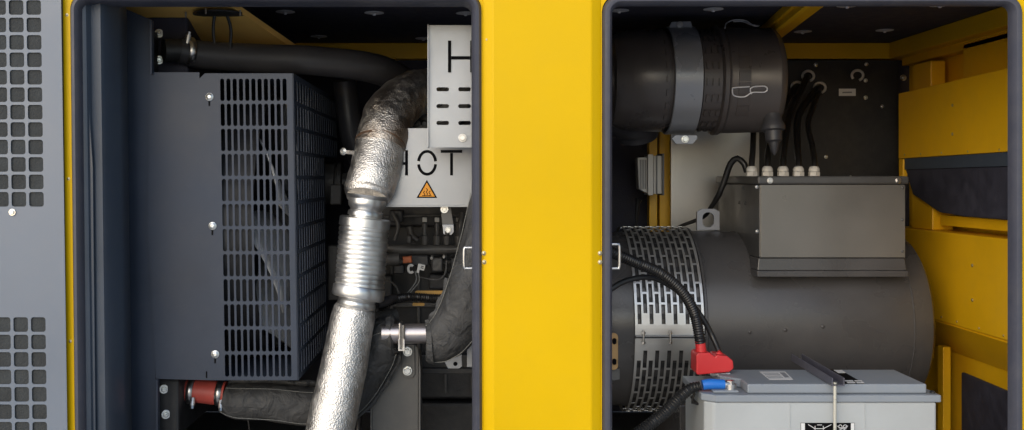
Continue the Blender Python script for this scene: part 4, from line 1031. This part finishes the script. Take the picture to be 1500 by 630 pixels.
# cables
def conduit(name, pts, label, cat='cable', **k):
    bm = B(); ptube(bm, pts, **k); return obj(name, bm, CABLE, None, smooth=True, label=label, cat=cat)
conduit('battery_cable', [(1026, 502, 2.375, 7.6), (1019, 465, 2.37, 7.8), (1008, 440, 2.36, 7.8), (990, 418, 2.35, 7.8), (965, 399, 2.34, 7.8), (930, 384, 2.32, 7.8), (893, 368, 2.30, 7.8), (860, 350, 2.3, 7.8)],
        'thick ribbed black conduit sweeping from behind the centre post into the red boot', seg=18, corr=.0009, pitch=.0058)
conduit('sense_cable', [(1056, 522, 2.375, 4.2), (1044, 494, 2.40, 4.2), (1030, 468, 2.40, 4.2), (1005, 436, 2.40, 4.2), (970, 412, 2.39, 4.2), (945, 406, 2.38, 4.2), (915, 412, 2.37, 4.2), (893, 425, 2.36, 4.2), (870, 440, 2.36, 4.2)],
        'thinner smooth black cable arching below the ribbed conduit to the red boot', seg=12)
NB_ = thing('battery_cable', 'ribbed black negative cable with bright blue sleeve leaving the battery at lower left', 'cable', P(1000, 600, 2.3))
bm = B(); ptube(bm, [(1026, 565, 2.27, 6.5), (1012, 569, 2.27, 7.5), (998, 580, 2.27, 8.4), (975, 603, 2.26, 8.8), (945, 627, 2.25, 8.8), (915, 648, 2.24, 8.8), (880, 665, 2.24, 8.8)], seg=20, corr=.0009, pitch=.0058); obj('conduit', bm, CABLE, NB_, smooth=True)
bm = B(); ptube(bm, [(1029, 564, 2.27, 7.4), (1040, 562.5, 2.27, 7.8), (1061, 563, 2.27, 7.0)], seg=20); obj('blue_sleeve', bm, BLUE, NB_, smooth=True)
bm = B(); ptube(bm, [(1060, 563, 2.27, 6.2), (1070, 564, 2.27, 6)], seg=16); p = P(1070, 566, 2.27); lathe(bm, [(-.006, .013), (.006, .013)], p, (0, 0, 1), seg=20); lathe(bm, [(.006, .009), (.013, .009)], p, (0, 0, 1), seg=6); obj('lug', bm, STEEL, NB_, smooth=True)
bm = B()
for pts in ([(1020, 572, 2.30, 2), (1026, 582, 2.30, 2), (1038, 588, 2.29, 2)], [(1018, 575, 2.31, 2), (1014, 590, 2.31, 2), (1030, 592, 2.30, 2), (1034, 600, 2.3, 2)], [(1012, 580, 2.31, 1.8), (1020, 590, 2.31, 1.8), (1040, 597, 2.3, 1.8)]):
    ptube(bm, pts, seg=8)
obj('cable_tie_tails', bm, CABLE, None, smooth=True, label='tangle of thin black tie tails beside the battery corner under the blue sleeve', cat='cable ties')
bm = B(); p = P(1385, 556, 2.5)
# battery tray
bm = B(); box(bm, bxz(1000), bxz(1400), 2.17, 2.50, ZF + .0002, ZF + .0009)
obj('battery_tray', bm, DARK, None, label='flat black tray under the grey battery', cat='tray')

# ================================================================== CAMERA, LIGHT
cd = bpy.data.cameras.new('Camera'); cam = bpy.data.objects.new('Camera', cd); COL.objects.link(cam)
cam.location = (0, 0, 0); cam.rotation_euler = (R(90), 0, 0)
cd.sensor_fit = 'HORIZONTAL'; cd.sensor_width = 36; cd.lens = F / 1500 * 36
cd.shift_x = (750 - VX) / 1500; cd.shift_y = -(315 - VY) / 1500
cd.clip_start = 0.05; cd.clip_end = 500
S.camera = cam

SUN_EL, SUN_AZ = 22, 31      # azimuth: degrees to the left of straight behind the camera
dirv = Vector((-math.sin(R(SUN_AZ)) * math.cos(R(SUN_EL)), -math.cos(R(SUN_AZ)) * math.cos(R(SUN_EL)), math.sin(R(SUN_EL))))
sl = bpy.data.lights.new('Sun', 'SUN'); sl.energy = 1.75; sl.angle = R(75); sl.color = (1.0, 0.98, 0.95)
so = bpy.data.objects.new('Sun', sl); COL.objects.link(so)
so.rotation_euler = dirv.to_track_quat('Z', 'Y').to_euler(); so.location = (0, -3, 4)
w = bpy.data.worlds.new('World'); S.world = w; w.use_nodes = True
nt = w.node_tree; bg = nt.nodes['Background']; sk = nt.nodes.new('ShaderNodeTexSky'); sk.sky_type = 'NISHITA'; sk.sun_disc = False
sk.sun_elevation = R(SUN_EL); sk.sun_rotation = math.atan2(dirv.x, dirv.y)
sk.dust_density = 1.2; sk.air_density = 1.0
nt.links.new(sk.outputs['Color'], bg.inputs['Color']); bg.inputs['Strength'].default_value = 0.15
S.view_settings.view_transform = 'Standard'; S.view_settings.look = 'None'; S.view_settings.gamma = 1
S.view_settings.exposure = 0.06
S.render.engine = 'CYCLES'
S.cycles.max_bounces = 8
